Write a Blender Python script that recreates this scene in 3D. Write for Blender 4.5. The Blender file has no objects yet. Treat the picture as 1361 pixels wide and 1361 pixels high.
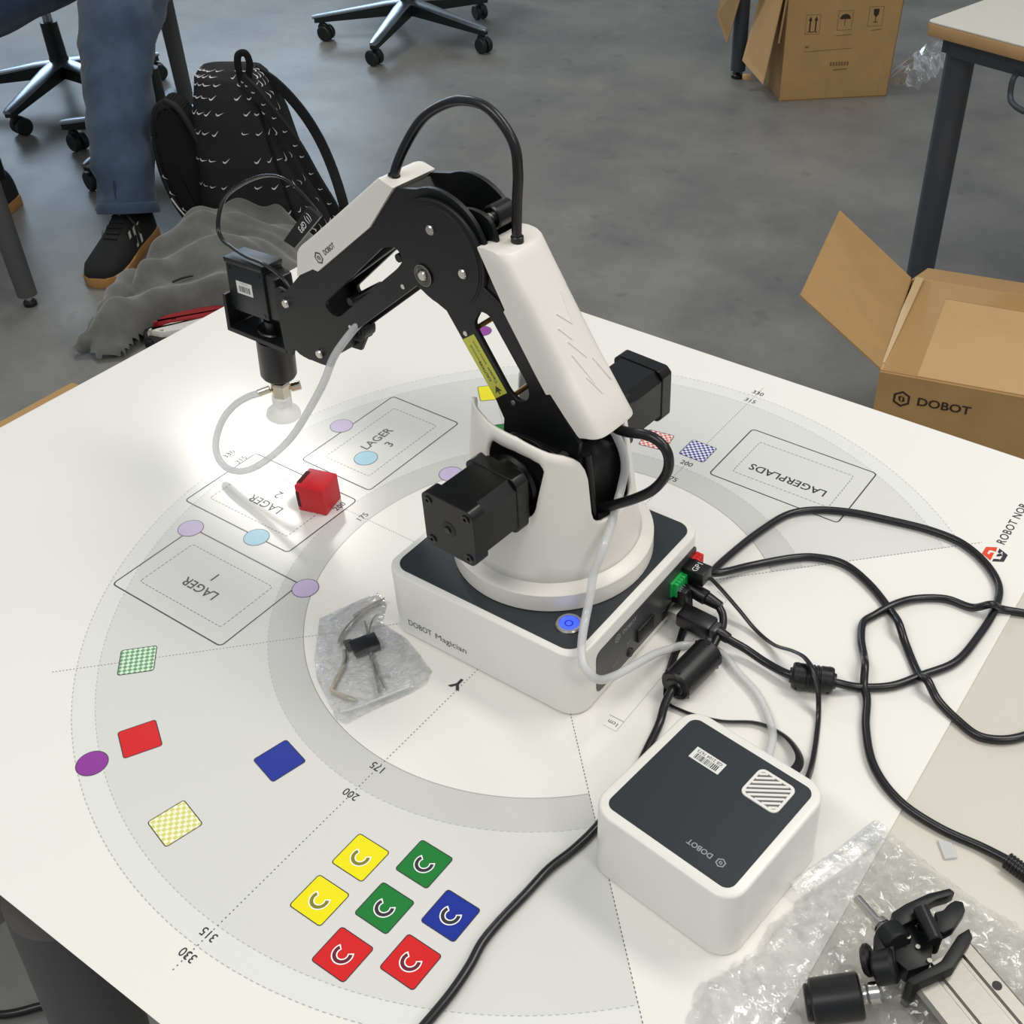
import bpy, bmesh, math, random
from mathutils import Vector, Matrix
random.seed(7)
PI = math.pi
SC = bpy.context.scene
COL = SC.collection

# ------------------------------------------------------------------ camera, world, lights
cam_d = bpy.data.cameras.new('camera'); cam = bpy.data.objects.new('camera', cam_d); COL.objects.link(cam)
Rm = Matrix(((-0.83232043, 0.34928279, -0.43040009), (-0.55429068, -0.52746102, 0.64385302), (-0.00213249, 0.77445878, 0.63262078)))
cam.matrix_world = Matrix.Translation((-0.38225, 0.49393, 0.59608)) @ Rm.to_4x4()
cam_d.sensor_fit = 'HORIZONTAL'; cam_d.sensor_width = 36.0
cam_d.lens = 36.0 * 1545.41 / 1361.0
cam_d.shift_x = -121.0 / 1361.0
cam_d.clip_start = 0.01; cam_d.clip_end = 60
SC.camera = cam
w = bpy.data.worlds.new('world'); SC.world = w; w.use_nodes = True
bgn = w.node_tree.nodes['Background']; bgn.inputs[0].default_value = (0.86, 0.93, 1.0, 1); bgn.inputs[1].default_value = 0.40
SC.view_settings.view_transform = 'Standard'; SC.view_settings.look = 'None'
SC.view_settings.exposure = 0.0; SC.view_settings.gamma = 1.0; SC.view_settings.use_curve_mapping = False

def area(name, loc, target, sx, sy, power, col=(1, 1, 1)):
    d = bpy.data.lights.new(name, 'AREA'); d.shape = 'RECTANGLE'; d.size = sx; d.size_y = sy; d.energy = power; d.color = col
    o = bpy.data.objects.new(name, d); COL.objects.link(o); o.location = loc
    o.rotation_euler = (Vector(target) - Vector(loc)).to_track_quat('-Z', 'Y').to_euler()
    return o
# ceiling fittings and windows of the room
area('ceiling_lamp_front', (2.50, -1.64, 2.0), (2.50, -1.64, -0.7), 0.66, 0.26, 21, (1.0, 0.97, 0.90))
area('ceiling_lamp_near', (-0.9, -0.9, 2.0), (-0.9, -0.9, 0), 1.5, 0.5, 27, (1.0, 0.95, 0.87))
area('ceiling_lamp_middle', (0.3, 1.3, 2.0), (0.3, 1.3, 0), 1.5, 0.5, 21, (1.0, 0.95, 0.88))
area('ceiling_lamp_right', (-2.4, 0.6, 2.0), (-2.4, 0.6, 0), 1.5, 0.5, 20, (1.0, 0.93, 0.84))
area('window_light_front', (5.4, -3.6, 0.9), (0, 0, 0), 2.6, 1.2, 50, (0.62, 0.80, 1.0))

# ------------------------------------------------------------------ materials
MATS = {}
def mat(name, col, rough=0.5, metal=0.0, spec=0.5, bump=0.0, bscale=400.0, vary=0.0, vscale=8.0, col2=None, trans=0.0, alpha=1.0, sheen=0.0, emit=None, estr=0.0, coat=0.0):
    m = bpy.data.materials.new(name); m.use_nodes = True; nt = m.node_tree; b = nt.nodes['Principled BSDF']
    c = tuple(col) + (1,)
    b.inputs['Base Color'].default_value = c; b.inputs['Roughness'].default_value = rough; b.inputs['Metallic'].default_value = metal
    b.inputs['Specular IOR Level'].default_value = spec
    b.inputs['Transmission Weight'].default_value = trans; b.inputs['Alpha'].default_value = alpha
    b.inputs['Sheen Weight'].default_value = sheen; b.inputs['Coat Weight'].default_value = coat; b.inputs['Coat Roughness'].default_value = 0.08
    if emit: b.inputs['Emission Color'].default_value = tuple(emit) + (1,); b.inputs['Emission Strength'].default_value = estr
    geo = nt.nodes.new('ShaderNodeNewGeometry')
    if vary > 0:
        n = nt.nodes.new('ShaderNodeTexNoise'); n.inputs['Scale'].default_value = vscale; n.inputs['Detail'].default_value = 8; n.inputs['Roughness'].default_value = 0.6
        nt.links.new(geo.outputs['Position'], n.inputs['Vector'])
        r = nt.nodes.new('ShaderNodeValToRGB'); r.color_ramp.elements[0].position = 0.35; r.color_ramp.elements[1].position = 0.68
        c2 = col2 or tuple(x * (1 - vary) for x in col)
        r.color_ramp.elements[0].color = tuple(c2) + (1,); r.color_ramp.elements[1].color = c
        nt.links.new(n.outputs['Fac'], r.inputs['Fac']); nt.links.new(r.outputs['Color'], b.inputs['Base Color'])
    if bump > 0:
        n = nt.nodes.new('ShaderNodeTexNoise'); n.inputs['Scale'].default_value = bscale; n.inputs['Detail'].default_value = 3
        nt.links.new(geo.outputs['Position'], n.inputs['Vector'])
        bp = nt.nodes.new('ShaderNodeBump'); bp.inputs['Strength'].default_value = bump; bp.inputs['Distance'].default_value = 0.001
        nt.links.new(n.outputs['Fac'], bp.inputs['Height']); nt.links.new(bp.outputs['Normal'], b.inputs['Normal'])
    MATS[name] = m
    return m
def S(r, g, b):
    f = lambda v: ((v / 255 + 0.055) / 1.055) ** 2.4 if v > 10 else v / 255 / 12.92
    return (f(r), f(g), f(b))
white_shell = mat('white_plastic', S(232, 228, 220), 0.38, bump=0.03, bscale=900)
white_smooth = mat('white_gloss_plastic', S(234, 232, 226), 0.30)
black_metal = mat('black_anodised', S(15, 17, 19), 0.42, spec=0.38, bump=0.12, bscale=2500)
black_motor = mat('black_motor', S(11, 11, 11), 0.30, spec=0.42, bump=0.05, bscale=1500)
black_gloss = mat('black_gloss', S(12, 12, 13), 0.22)
black_rubber = mat('black_rubber', S(15, 15, 17), 0.36)
cable_black = mat('cable_black', S(20, 20, 24), 0.30)
servo_black = mat('servo_black', S(24, 28, 32), 0.42, bump=0.04)
dark_plate = mat('dark_plate', S(44, 49, 53), 0.30, bump=0.02, bscale=800)
dark_panel = mat('dark_panel', S(58, 59, 60), 0.34)
port_black = mat('port_black', S(10, 10, 10), 0.5)
chrome = mat('steel', S(200, 196, 190), 0.22, 1.0)
brass = mat('brass', S(228, 216, 194), 0.22, 1.0)
gold = mat('gold_rod', S(180, 140, 84), 0.3, 1.0)
alu = mat('aluminium', S(150, 148, 142), 0.42, 1.0, bump=0.05)
logo_grey = mat('grey_print', S(74, 74, 78), 0.5)
logo_white = mat('white_print', S(225, 225, 225), 0.5)
panel_print = mat('panel_print', S(150, 152, 155), 0.5)
yellow_lab = mat('yellow_label', S(206, 205, 82), 0.45)
label_ink = mat('label_ink', S(60, 60, 30), 0.5)
paper_lab = mat('paper_label', S(226, 226, 222), 0.5)
ink = mat('black_ink', S(38, 38, 44), 0.5)
red_plastic = mat('red_plastic', S(205, 22, 34), 0.42)
red_dark = mat('red_cube_groove', S(70, 10, 14), 0.6)
green_plastic = mat('green_plastic', S(20, 170, 80), 0.4)
yellow_plastic = mat('yellow_plastic', S(225, 175, 40), 0.4)
red_conn = mat('red_connector', S(215, 25, 25), 0.4)
blue_led = mat('blue_light', S(40, 70, 230), 0.3, emit=S(60, 90, 255), estr=1.1)
cardboard = mat('cardboard', S(188, 150, 98), 0.8, vary=0.10, vscale=14, bump=0.1, bscale=120)
cardboard_shade = mat('cardboard_shaded', S(176, 142, 98), 0.85, vary=0.1, vscale=14)  # darker copy of the cardboard, shade on the inner faces put into the colour
cardboard_lite = mat('cardboard_top', S(204, 166, 116), 0.8, vary=0.06, vscale=9)
tape = mat('packing_tape', S(186, 148, 96), 0.25, coat=0.4)
ink_brown = mat('brown_print', S(58, 42, 30), 0.8)
ink_brown_f = mat('faded_print', S(128, 98, 62), 0.8)
wood_edge = mat('wood_edge', S(186, 150, 104), 0.5, vary=0.12, vscale=30)
table_white = mat('table_laminate', S(214, 211, 200), 0.42, vary=0.03, vscale=40)
laminate_grey = mat('laminate_grey', S(206, 202, 190), 0.4)
leg_grey = mat('painted_leg', S(82, 82, 82), 0.45)
leg_blue = mat('painted_leg_blue', S(62, 68, 76), 0.42)
chair_metal = mat('polished_chair_metal', S(170, 180, 190), 0.3, 0.9)
chair_black = mat('chair_black', S(28, 30, 32), 0.45)
seat_fabric = mat('seat_fabric', S(30, 32, 40), 0.9)
denim = mat('denim', S(66, 86, 112), 0.9, vary=0.30, vscale=26, bump=0.5, bscale=500, sheen=0.2)
denim_dark = mat('denim_seam', S(40, 52, 70), 0.9)
suede = mat('black_suede', S(30, 32, 32), 0.95, vary=0.2, vscale=60)
gum = mat('gum_sole', S(176, 130, 74), 0.6)
shoe_white = mat('shoe_white', S(215, 212, 200), 0.6)
skin_m = mat('skin', S(190, 150, 125), 0.6)
nylon = mat('black_nylon', S(24, 24, 26), 0.75, bump=0.3, bscale=900)
nylon_dark = mat('black_mesh_fabric', S(12, 12, 14), 0.95)
fleece = mat('grey_fleece', S(108, 107, 102), 0.95, vary=0.28, vscale=26, bump=0.6, bscale=350, sheen=0.5)
red_cloth = mat('red_cloth', S(150, 30, 35), 0.85)
white_cloth = mat('white_cloth', S(220, 215, 208), 0.85)
cream = mat('cream_plastic', S(150, 148, 136), 0.6)
silicone = mat('clear_hose', S(224, 225, 226), 0.10, alpha=0.6, spec=0.6)
cup_mat = mat('clear_silicone', S(240, 240, 238), 0.25, alpha=0.6)
wall_paint = mat('wall_paint', S(205, 204, 198), 0.8)

def mat_paper():
    m = mat('printed_mat', S(238, 236, 230), 0.17, spec=0.5)
    return m
paper = mat_paper()
P_LIGHT = mat('mat_pale_grey', S(229, 229, 226), 0.17)
P_MID = mat('mat_grey', S(219, 219, 215), 0.17)
P_DARK = mat('mat_mid_grey', S(205, 205, 201), 0.17)
P_LINE = mat('mat_line', S(66, 62, 68), 0.3)
P_DOT = mat('mat_dotted', S(110, 110, 112), 0.3)
P_DASH = mat('mat_dashed', S(178, 182, 180), 0.3)
P_INK = mat('mat_ink', S(52, 50, 56), 0.3)
P_RED = mat('mat_red', S(216, 30, 30), 0.3)
P_GREEN = mat('mat_green', S(24, 124, 48), 0.3)
P_BLUE = mat('mat_blue', S(22, 46, 150), 0.3)
P_YEL = mat('mat_yellow', S(244, 232, 6), 0.3)
P_PURP = mat('mat_purple', S(146, 58, 156), 0.3)
P_LAV = mat('mat_lavender', S(196, 180, 214), 0.3)
P_SKY = mat('mat_sky', S(160, 206, 228), 0.3)
P_WHITE = mat('mat_white', S(250, 250, 248), 0.3)
P_OLIVE = mat('mat_olive', S(136, 132, 30), 0.3)
P_ORANGE = mat('mat_orange', S(226, 78, 44), 0.3)
def checker(name, c1, c2):
    m = mat(name, c1, 0.3); nt = m.node_tree; b = nt.nodes['Principled BSDF']
    tc = nt.nodes.new('ShaderNodeTexCoord'); ck = nt.nodes.new('ShaderNodeTexChecker'); ck.inputs['Scale'].default_value = 400.0
    ck.inputs['Color1'].default_value = tuple(c1) + (1,); ck.inputs['Color2'].default_value = tuple(c2) + (1,)
    off = nt.nodes.new('ShaderNodeVectorMath'); off.operation = 'ADD'; off.inputs[1].default_value = (0, 0, 0.0011)
    nt.links.new(tc.outputs['Object'], off.inputs[0]); nt.links.new(off.outputs[0], ck.inputs['Vector']); nt.links.new(ck.outputs['Color'], b.inputs['Base Color'])
    return m
CK_G = checker('mat_check_green', S(112, 160, 112), S(214, 240, 214))
CK_Y = checker('mat_check_yellow', S(222, 218, 130), S(248, 248, 214))
CK_R = checker('mat_check_red', S(226, 104, 92), S(250, 238, 234))
CK_B = checker('mat_check_blue', S(66, 68, 146), S(236, 238, 250))

def floor_mat():
    m = mat('concrete_floor', S(118, 118, 115), 0.35, spec=0.5); nt = m.node_tree; b = nt.nodes['Principled BSDF']
    geo = nt.nodes.new('ShaderNodeNewGeometry')
    n1 = nt.nodes.new('ShaderNodeTexNoise'); n1.inputs['Scale'].default_value = 2.6; n1.inputs['Detail'].default_value = 12; n1.inputs['Roughness'].default_value = 0.66; n1.inputs['Distortion'].default_value = 0.1
    nt.links.new(geo.outputs['Position'], n1.inputs['Vector'])
    r = nt.nodes.new('ShaderNodeValToRGB'); r.color_ramp.elements[0].position = 0.30; r.color_ramp.elements[1].position = 0.70
    r.color_ramp.elements[0].color = S(108, 109, 108) + (1,); r.color_ramp.elements[1].color = S(146, 144, 138) + (1,)
    nt.links.new(n1.outputs['Fac'], r.inputs['Fac'])
    n3 = nt.nodes.new('ShaderNodeTexNoise'); n3.inputs['Scale'].default_value = 16; n3.inputs['Detail'].default_value = 5
    nt.links.new(geo.outputs['Position'], n3.inputs['Vector'])
    r3 = nt.nodes.new('ShaderNodeValToRGB'); r3.color_ramp.elements[0].position = 0.28; r3.color_ramp.elements[1].position = 0.36
    r3.color_ramp.elements[0].color = (0.72, 0.72, 0.72, 1); r3.color_ramp.elements[1].color = (1, 1, 1, 1)
    nt.links.new(n3.outputs['Fac'], r3.inputs['Fac'])
    mx = nt.nodes.new('ShaderNodeMix'); mx.data_type = 'RGBA'; mx.blend_type = 'MULTIPLY'; mx.inputs[0].default_value = 0.6
    nt.links.new(r.outputs['Color'], mx.inputs[6]); nt.links.new(r3.outputs['Color'], mx.inputs[7]); nt.links.new(mx.outputs[2], b.inputs['Base Color'])
    n2 = nt.nodes.new('ShaderNodeTexNoise'); n2.inputs['Scale'].default_value = 5; n2.inputs['Detail'].default_value = 6
    nt.links.new(geo.outputs['Position'], n2.inputs['Vector'])
    mr = nt.nodes.new('ShaderNodeMapRange'); mr.inputs['To Min'].default_value = 0.30; mr.inputs['To Max'].default_value = 0.50
    nt.links.new(n2.outputs['Fac'], mr.inputs['Value']); nt.links.new(mr.outputs['Result'], b.inputs['Roughness'])
    return m
FLOOR = floor_mat()

# ------------------------------------------------------------------ mesh helpers (all coordinates in mm of the world)
OFF = {}
def tag(o, label=None, cat=None, group=None, kind=None):
    if label: o['label'] = label
    if cat: o['category'] = cat
    if group: o['group'] = group
    if kind: o['kind'] = kind
    return o
def thing(name, label, cat, loc, group=None):
    o = bpy.data.objects.new(name, None); COL.objects.link(o); o.empty_display_size = 0.02
    o.location = Vector(loc) * 0.001; OFF[o] = Vector(loc)
    return tag(o, label, cat, group)
def mk(name, verts, faces, m, parent=None, smooth=False, origin=None, autosm=None):
    """verts in world mm -> linked mesh object, origin at parent's root"""
    off = OFF[parent] if parent is not None else Vector(origin or (0, 0, 0))
    me = bpy.data.meshes.new(name); me.from_pydata([(Vector(v) - off) * 0.001 for v in verts], [], faces); me.update()
    bm = bmesh.new(); bm.from_mesh(me); bmesh.ops.recalc_face_normals(bm, faces=bm.faces); bm.to_mesh(me); bm.free()
    me.materials.append(m)
    if smooth or autosm:
        for p in me.polygons: p.use_smooth = True
    if autosm: me.set_sharp_from_angle(angle=math.radians(autosm))
    o = bpy.data.objects.new(name, me); COL.objects.link(o)
    OFF[o] = off
    if parent is not None: o.parent = parent
    else: o.location = off * 0.001
    return o
def mkbm(name, bm, m, parent=None, origin=None, autosm=30):
    bm.verts.ensure_lookup_table(); bm.verts.index_update()
    vs = [v.co.copy() for v in bm.verts]; fs = [[v.index for v in f.verts] for f in bm.faces]; bm.free()
    return mk(name, vs, fs, m, parent, origin=origin, autosm=autosm)
YAW = math.radians(-3.8); CY, SY = math.cos(YAW), math.sin(YAW)
def A(p):  # arm frame (forward, left, up) -> world mm
    x, y, z = p
    return Vector((x * CY - y * SY, x * SY + y * CY - 8.0, z))
ID = lambda p: Vector(p)
def frame(origin, xdir, zdir=(0, 0, 1)):
    x = Vector(xdir).normalized(); z = Vector(zdir).normalized(); z = (z - x * z.dot(x)).normalized(); y = z.cross(x)
    o = Vector(origin)
    return lambda p: o + x * p[0] + y * p[1] + z * p[2]
def box_bm(c, s, bev=0, seg=2, rot=0.0):
    bm = bmesh.new(); bmesh.ops.create_cube(bm, size=1)
    for v in bm.verts: v.co = Vector((v.co.x * s[0], v.co.y * s[1], v.co.z * s[2]))
    if bev: bmesh.ops.bevel(bm, geom=bm.edges[:], offset=bev, segments=seg, affect='EDGES', profile=0.5)
    if rot: bmesh.ops.rotate(bm, verts=bm.verts, cent=(0, 0, 0), matrix=Matrix.Rotation(rot, 3, 'Z'))
    for v in bm.verts: v.co += Vector(c)
    return bm
def tf(bm, T):
    for v in bm.verts: v.co = T(v.co)
    return bm
def box(name, c, s, m, parent=None, bev=0, T=ID, rot=0, origin=None, seg=2):
    return mkbm(name, tf(box_bm(c, s, bev, seg, rot), T), m, parent, origin)
def merge(bms):
    out = bmesh.new()
    for b in bms:
        b.verts.ensure_lookup_table(); b.verts.index_update()
        mp = [out.verts.new(v.co) for v in b.verts]
        for f in b.faces:
            try: out.faces.new([mp[v.index] for v in f.verts])
            except ValueError: pass
        b.free()
    return out
def prism_bm(poly, h0, h1, bev=0, seg=2, outer_only=None):
    """poly in (a,b), extruded from h0 to h1 on third axis; vertex = (a,b,h)"""
    bm = bmesh.new(); n = len(poly)
    lo = [bm.verts.new((a, b, h0)) for a, b in poly]; hi = [bm.verts.new((a, b, h1)) for a, b in poly]
    bm.faces.new(lo[::-1]); bm.faces.new(hi)
    for i in range(n): bm.faces.new((lo[i], lo[(i + 1) % n], hi[(i + 1) % n], hi[i]))
    bmesh.ops.recalc_face_normals(bm, faces=bm.faces)
    if bev:
        if outer_only is None: es = [e for e in bm.edges]
        else:
            idx = set(outer_only); es = []
            for L in (lo, hi):
                for i in range(n):
                    if i in idx and (i + 1) % n in idx:
                        e = bm.edges.get((L[i], L[(i + 1) % n]));  es.append(e)
            for i in idx:
                es.append(bm.edges.get((lo[i], hi[i])))
        bmesh.ops.bevel(bm, geom=es, offset=bev, segments=seg, affect='EDGES', profile=0.5)
    return bm
def XZ(T=A):   # prism (a,b,h) -> arm (x=a, y=h, z=b)
    return lambda p: T((p[0], p[2], p[1]))
def rrect(w, h, r, n=5, cx=0, cy=0):
    pts = []
    for sx, sy, a0 in ((1, 1, 0), (-1, 1, 90), (-1, -1, 180), (1, -1, 270)):
        for i in range(n + 1):
            a = math.radians(a0 + 90 * i / n); pts.append((cx + sx * (w / 2 - r) + r * math.cos(a), cy + sy * (h / 2 - r) + r * math.sin(a)))
    return pts
def round_poly(P, r, n=4):
    out = []; N = len(P)
    for i in range(N):
        p0, p1, p2 = Vector(P[i - 1][:2]), Vector(P[i][:2]), Vector(P[(i + 1) % N][:2])
        rr = P[i][2] if len(P[i]) > 2 else r
        a = (p0 - p1); b = (p2 - p1); la, lb = a.length, b.length
        d = min(rr, la * 0.45, lb * 0.45)
        if d < 0.2: out.append(tuple(p1)); continue
        s = p1 + a / la * d; e = p1 + b / lb * d
        for k in range(n + 1):
            t = k / n; q = s * (1 - t) ** 2 + p1 * 2 * t * (1 - t) + e * t * t
            out.append((q.x, q.y))
    return out
def plate_bm(outer, holes, h0, h1, bev=0.3):
    """plate with holes through a filled 2D curve"""
    cu = bpy.data.curves.new('tmp', 'CURVE'); cu.dimensions = '2D'; cu.fill_mode = 'BOTH'; cu.extrude = abs(h1 - h0) / 2 - bev; cu.bevel_depth = bev; cu.bevel_resolution = 0
    for P in [outer] + list(holes):
        s = cu.splines.new('POLY'); s.points.add(len(P) - 1); s.use_cyclic_u = True
        for i, p in enumerate(P): s.points[i].co = (p[0], p[1], 0, 1)
    o = bpy.data.objects.new('tmp', cu); me = bpy.data.meshes.new_from_object(o)
    bm = bmesh.new(); bm.from_mesh(me); bmesh.ops.remove_doubles(bm, verts=bm.verts, dist=0.001)
    for v in bm.verts: v.co.z += (h0 + h1) / 2
    bpy.data.objects.remove(o); bpy.data.curves.remove(cu); bpy.data.meshes.remove(me)
    return bm
def lathe_bm(prof, n=32, c=(0, 0, 0)):
    bm = bmesh.new(); rings = []
    for r, z in prof:
        if r < 1e-6: rings.append([bm.verts.new((c[0], c[1], c[2] + z))])
        else: rings.append([bm.verts.new((c[0] + r * math.cos(2 * PI * i / n), c[1] + r * math.sin(2 * PI * i / n), c[2] + z)) for i in range(n)])
    for a, b in zip(rings, rings[1:]):
        for i in range(n):
            j = (i + 1) % n
            if len(a) == 1 and len(b) == 1: continue
            if len(a) == 1: bm.faces.new((a[0], b[j], b[i]))
            elif len(b) == 1: bm.faces.new((a[i], a[j], b[0]))
            else: bm.faces.new((a[i], a[j], b[j], b[i]))
    for R, rev in ((rings[0], True), (rings[-1], False)):
        if len(R) > 2: bm.faces.new(R[::-1] if rev else R)
    return bm
def along(p0, p1):
    """maps z axis of a lathe from p0 toward p1"""
    p0, p1 = Vector(p0), Vector(p1); z = (p1 - p0).normalized(); t = Vector((0, 0, 1)) if abs(z.z) < 0.9 else Vector((1, 0, 0))
    x = t.cross(z).normalized(); y = z.cross(x)
    return lambda p: p0 + x * p[0] + y * p[1] + z * p[2]
def rod(name, p0, p1, r, m, parent=None, n=16, r2=None, bev=0, origin=None):
    L = (Vector(p1) - Vector(p0)).length; r2 = r if r2 is None else r2
    prof = [(r - bev, 0), (r, bev), (r2, L - bev), (r2 - bev, L)] if bev else [(r, 0), (r2, L)]
    return mkbm(name, tf(lathe_bm(prof, n), along(p0, p1)), m, parent, origin, 40)
def rod_bm(p0, p1, r, n=12, bev=0):
    L = (Vector(p1) - Vector(p0)).length
    prof = [(r - bev, 0), (r, bev), (r, L - bev), (r - bev, L)] if bev else [(r, 0), (r, L)]
    return tf(lathe_bm(prof, n), along(p0, p1))
def spline(P, k=6):
    P = [Vector(p) for p in P]; out = []
    for i in range(len(P) - 1):
        p0 = P[i - 1] if i else P[0] * 2 - P[1]; p1, p2 = P[i], P[i + 1]; p3 = P[i + 2] if i + 2 < len(P) else P[-1] * 2 - P[-2]
        d1 = max((p1 - p0).length, 1e-3) ** .5; d2 = max((p2 - p1).length, 1e-3) ** .5; d3 = max((p3 - p2).length, 1e-3) ** .5
        m1 = ((p1 - p0) / d1 - (p2 - p0) / (d1 + d2) + (p2 - p1) / d2) * d2
        m2 = ((p2 - p1) / d2 - (p3 - p1) / (d2 + d3) + (p3 - p2) / d3) * d2
        for j in range(k):
            t = j / k; t2, t3 = t * t, t * t * t
            out.append(p1 * (2 * t3 - 3 * t2 + 1) + m1 * (t3 - 2 * t2 + t) + p2 * (-2 * t3 + 3 * t2) + m2 * (t3 - t2))
    out.append(P[-1]); return out
def sweep_bm(path, sec, radii=None, up=(0, 0, 1)):
    """sweep a closed 2D section along path with parallel transport"""
    bm = bmesh.new(); path = [Vector(p) for p in path]; N = len(path); rings = []
    t = (path[1] - path[0]).normalized(); u = Vector(up); u = (u - t * u.dot(t)); u = u.normalized() if u.length > 0.05 else t.orthogonal().normalized()
    for i in range(N):
        t = (path[min(i + 1, N - 1)] - path[max(i - 1, 0)]).normalized()
        u = (u - t * u.dot(t)).normalized(); v = t.cross(u); k = radii[i] if radii else 1
        rings.append([bm.verts.new(path[i] + v * a * k + u * b * k) for a, b in sec])
    n = len(sec)
    for a, b in zip(rings, rings[1:]):
        for i in range(n): bm.faces.new((a[i], a[(i + 1) % n], b[(i + 1) % n], b[i]))
    bm.faces.new(rings[0][::-1]); bm.faces.new(rings[-1])
    return bm
def circ(r, n=12): return [(r * math.cos(2 * PI * i / n), r * math.sin(2 * PI * i / n)) for i in range(n)]
def tube(name, P, r, m, parent=None, k=6, n=12, origin=None, flat=None):
    sec = circ(r, n) if flat is None else [(a * flat[0], b * flat[1]) for a, b in circ(1, 12)]
    return mkbm(name, sweep_bm(spline(P, k), sec), m, parent, origin, 50)
FONT = None
def text_mesh(txt, size, T, bold=0.0, ext=0.0, align='CENTER', sx=1.0, space=1.0, fit=None):
    cu = bpy.data.curves.new('tmptext', 'FONT'); cu.body = txt; cu.size = size * 1.37; cu.align_x = align; cu.align_y = 'CENTER'; cu.extrude = ext; cu.offset = bold; cu.resolution_u = 3; cu.space_character = space
    o = bpy.data.objects.new('tmptext', cu); me = bpy.data.meshes.new_from_object(o)
    if fit: xs = [v.co.x for v in me.vertices]; sx = fit / (max(xs) - min(xs))
    vs = [T((v.co.x * sx, v.co.y, v.co.z)) for v in me.vertices]; fs = [list(p.vertices) for p in me.polygons]
    bpy.data.objects.remove(o); bpy.data.curves.remove(cu); bpy.data.meshes.remove(me)
    return vs, fs
def text(name, txt, size, T, m, parent, **k):
    v, f = text_mesh(txt, size, T, **k); return mk(name, v, f, m, parent)
def flat(name, polys, T, m, parent):
    """flat printed polygons"""
    vs, fs = [], []
    for P in polys:
        b = len(vs); vs += [T((p[0], p[1], 0)) for p in P]; fs.append(list(range(b, b + len(P))))
    return mk(name, vs, fs, m, parent)
def hexlogo(name, T, r, m, parent, txt=None, tsize=4, tx=8, sx=1.0):
    """hexagon outline emblem with a leaf in it and the maker's word beside"""
    vs, fs = [], []
    def ring(ro, ri, n, a0=90, gap=None):
        for i in range(n):
            a, c = math.radians(a0 + 360 * i / n), math.radians(a0 + 360 * (i + 1) / n)
            b = len(vs); vs.extend([T((ro * math.cos(a), ro * math.sin(a), 0)), T((ro * math.cos(c), ro * math.sin(c), 0)), T((ri * math.cos(c), ri * math.sin(c), 0)), T((ri * math.cos(a), ri * math.sin(a), 0))]); fs.append([b, b + 1, b + 2, b + 3])
    ring(r, r * 0.74, 6)
    for s in (1, -1):
        b = len(vs); vs.extend([T((s * r * x, s * r * y, 0)) for x, y in ((0.05, -0.42), (0.36, -0.25), (0.30, 0.18), (-0.05, 0.42), (0.12, 0.05))]); fs.append([b, b + 1, b + 2, b + 3, b + 4])
    if txt:
        v, f = text_mesh(txt, tsize, lambda p: T((p[0] + tx, p[1], 0)), bold=tsize * 0.03, align='LEFT', sx=sx)
        b = len(vs); vs.extend(v); fs.extend([[i + b for i in q] for q in f])
    return mk(name, vs, fs, m, parent)
#==MAT==
# ------------------------------------------------------------------ room shell
Z0 = -730.0
fl = mk('floor', [(-4000, -7000, Z0), (7000, -7000, Z0), (7000, 4000, Z0), (-4000, 4000, Z0)], [[0, 1, 2, 3]], FLOOR); tag(fl, kind='structure')
for nm, c, s in (('wall_front', (6550, -1500, 670), (100, 11000, 2800)), ('wall_right', (1500, -6550, 670), (11000, 100, 2800))):
    tag(box(nm, c, s, wall_paint), kind='structure')
tag(box('trim_1', (6490, -1500, -690), (20, 11000, 80), leg_grey), kind='structure')

# ------------------------------------------------------------------ main table with the printed mat
tb = thing('work_table', 'white laminate work table with wooden edge carrying the robot mat', 'table', (0, 0, -730))
box('table_top', (-332, -3, -13.5), (1732, 722, 25), laminate_grey, tb, bev=1)
def edge_strip(c, s): return box('edge_band', c, s, wood_edge, tb, bev=1)
edge_strip((-332, 360, -13.5), (1736, 3, 24)); edge_strip((-332, -367, -13.5), (1736, 3, 24)); edge_strip((535, 0, -13.5), (3, 736, 24))
for (x0, y0), (x1, y1) in (((115, 345), (279, 345)), ((470, -320), (490, -320)), ((-1150, 330), (-1150, 330)), ((-1150, -330), (-1150, -330))):
    rod('table_leg', (x0, y0, -26), (x1, y1, -724), 31 if y0 == 345 else 27, leg_grey, tb, 24)
box('frame_rail', (-340, 325, -45), (1600, 25, 38), leg_grey, tb, bev=2); box('frame_rail', (-340, -325, -45), (1600, 25, 38), leg_grey, tb, bev=2)

mt = thing('printed_mat', 'large white printed robot mat with grey arcs and coloured squares lying on the table', 'mat', (0, 0, -0.7))
def M(z): return lambda p: Vector((p[0], p[1], z))
mk('mat_sheet', [(x, y, z) for z in (-0.7, 0.0) for x, y in ((-291, -371), (537, -371), (537, 371), (-291, 371))], [[0, 3, 2, 1], [4, 5, 6, 7], [0, 1, 5, 4], [1, 2, 6, 5], [2, 3, 7, 6], [3, 0, 4, 7]], paper, mt)
def sector(name, r0, r1, m, z, a0=-135, a1=135, n=135, c=(0, 0)):
    vs, fs = [], []
    for i in range(n + 1):
        a = math.radians(a0 + (a1 - a0) * i / n); vs += [(c[0] + r0 * math.cos(a), c[1] + r0 * math.sin(a), z), (c[0] + r1 * math.cos(a), c[1] + r1 * math.sin(a), z)]
        if i: b = 2 * i; fs.append([b - 2, b - 1, b + 1, b])
    return mk(name, vs, fs, m, mt)
sector('reach_band', 175, 200, P_DARK, 0.04); sector('reach_band', 200, 315, P_MID, 0.04); sector('reach_band', 315, 330, P_LIGHT, 0.04)
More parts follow.
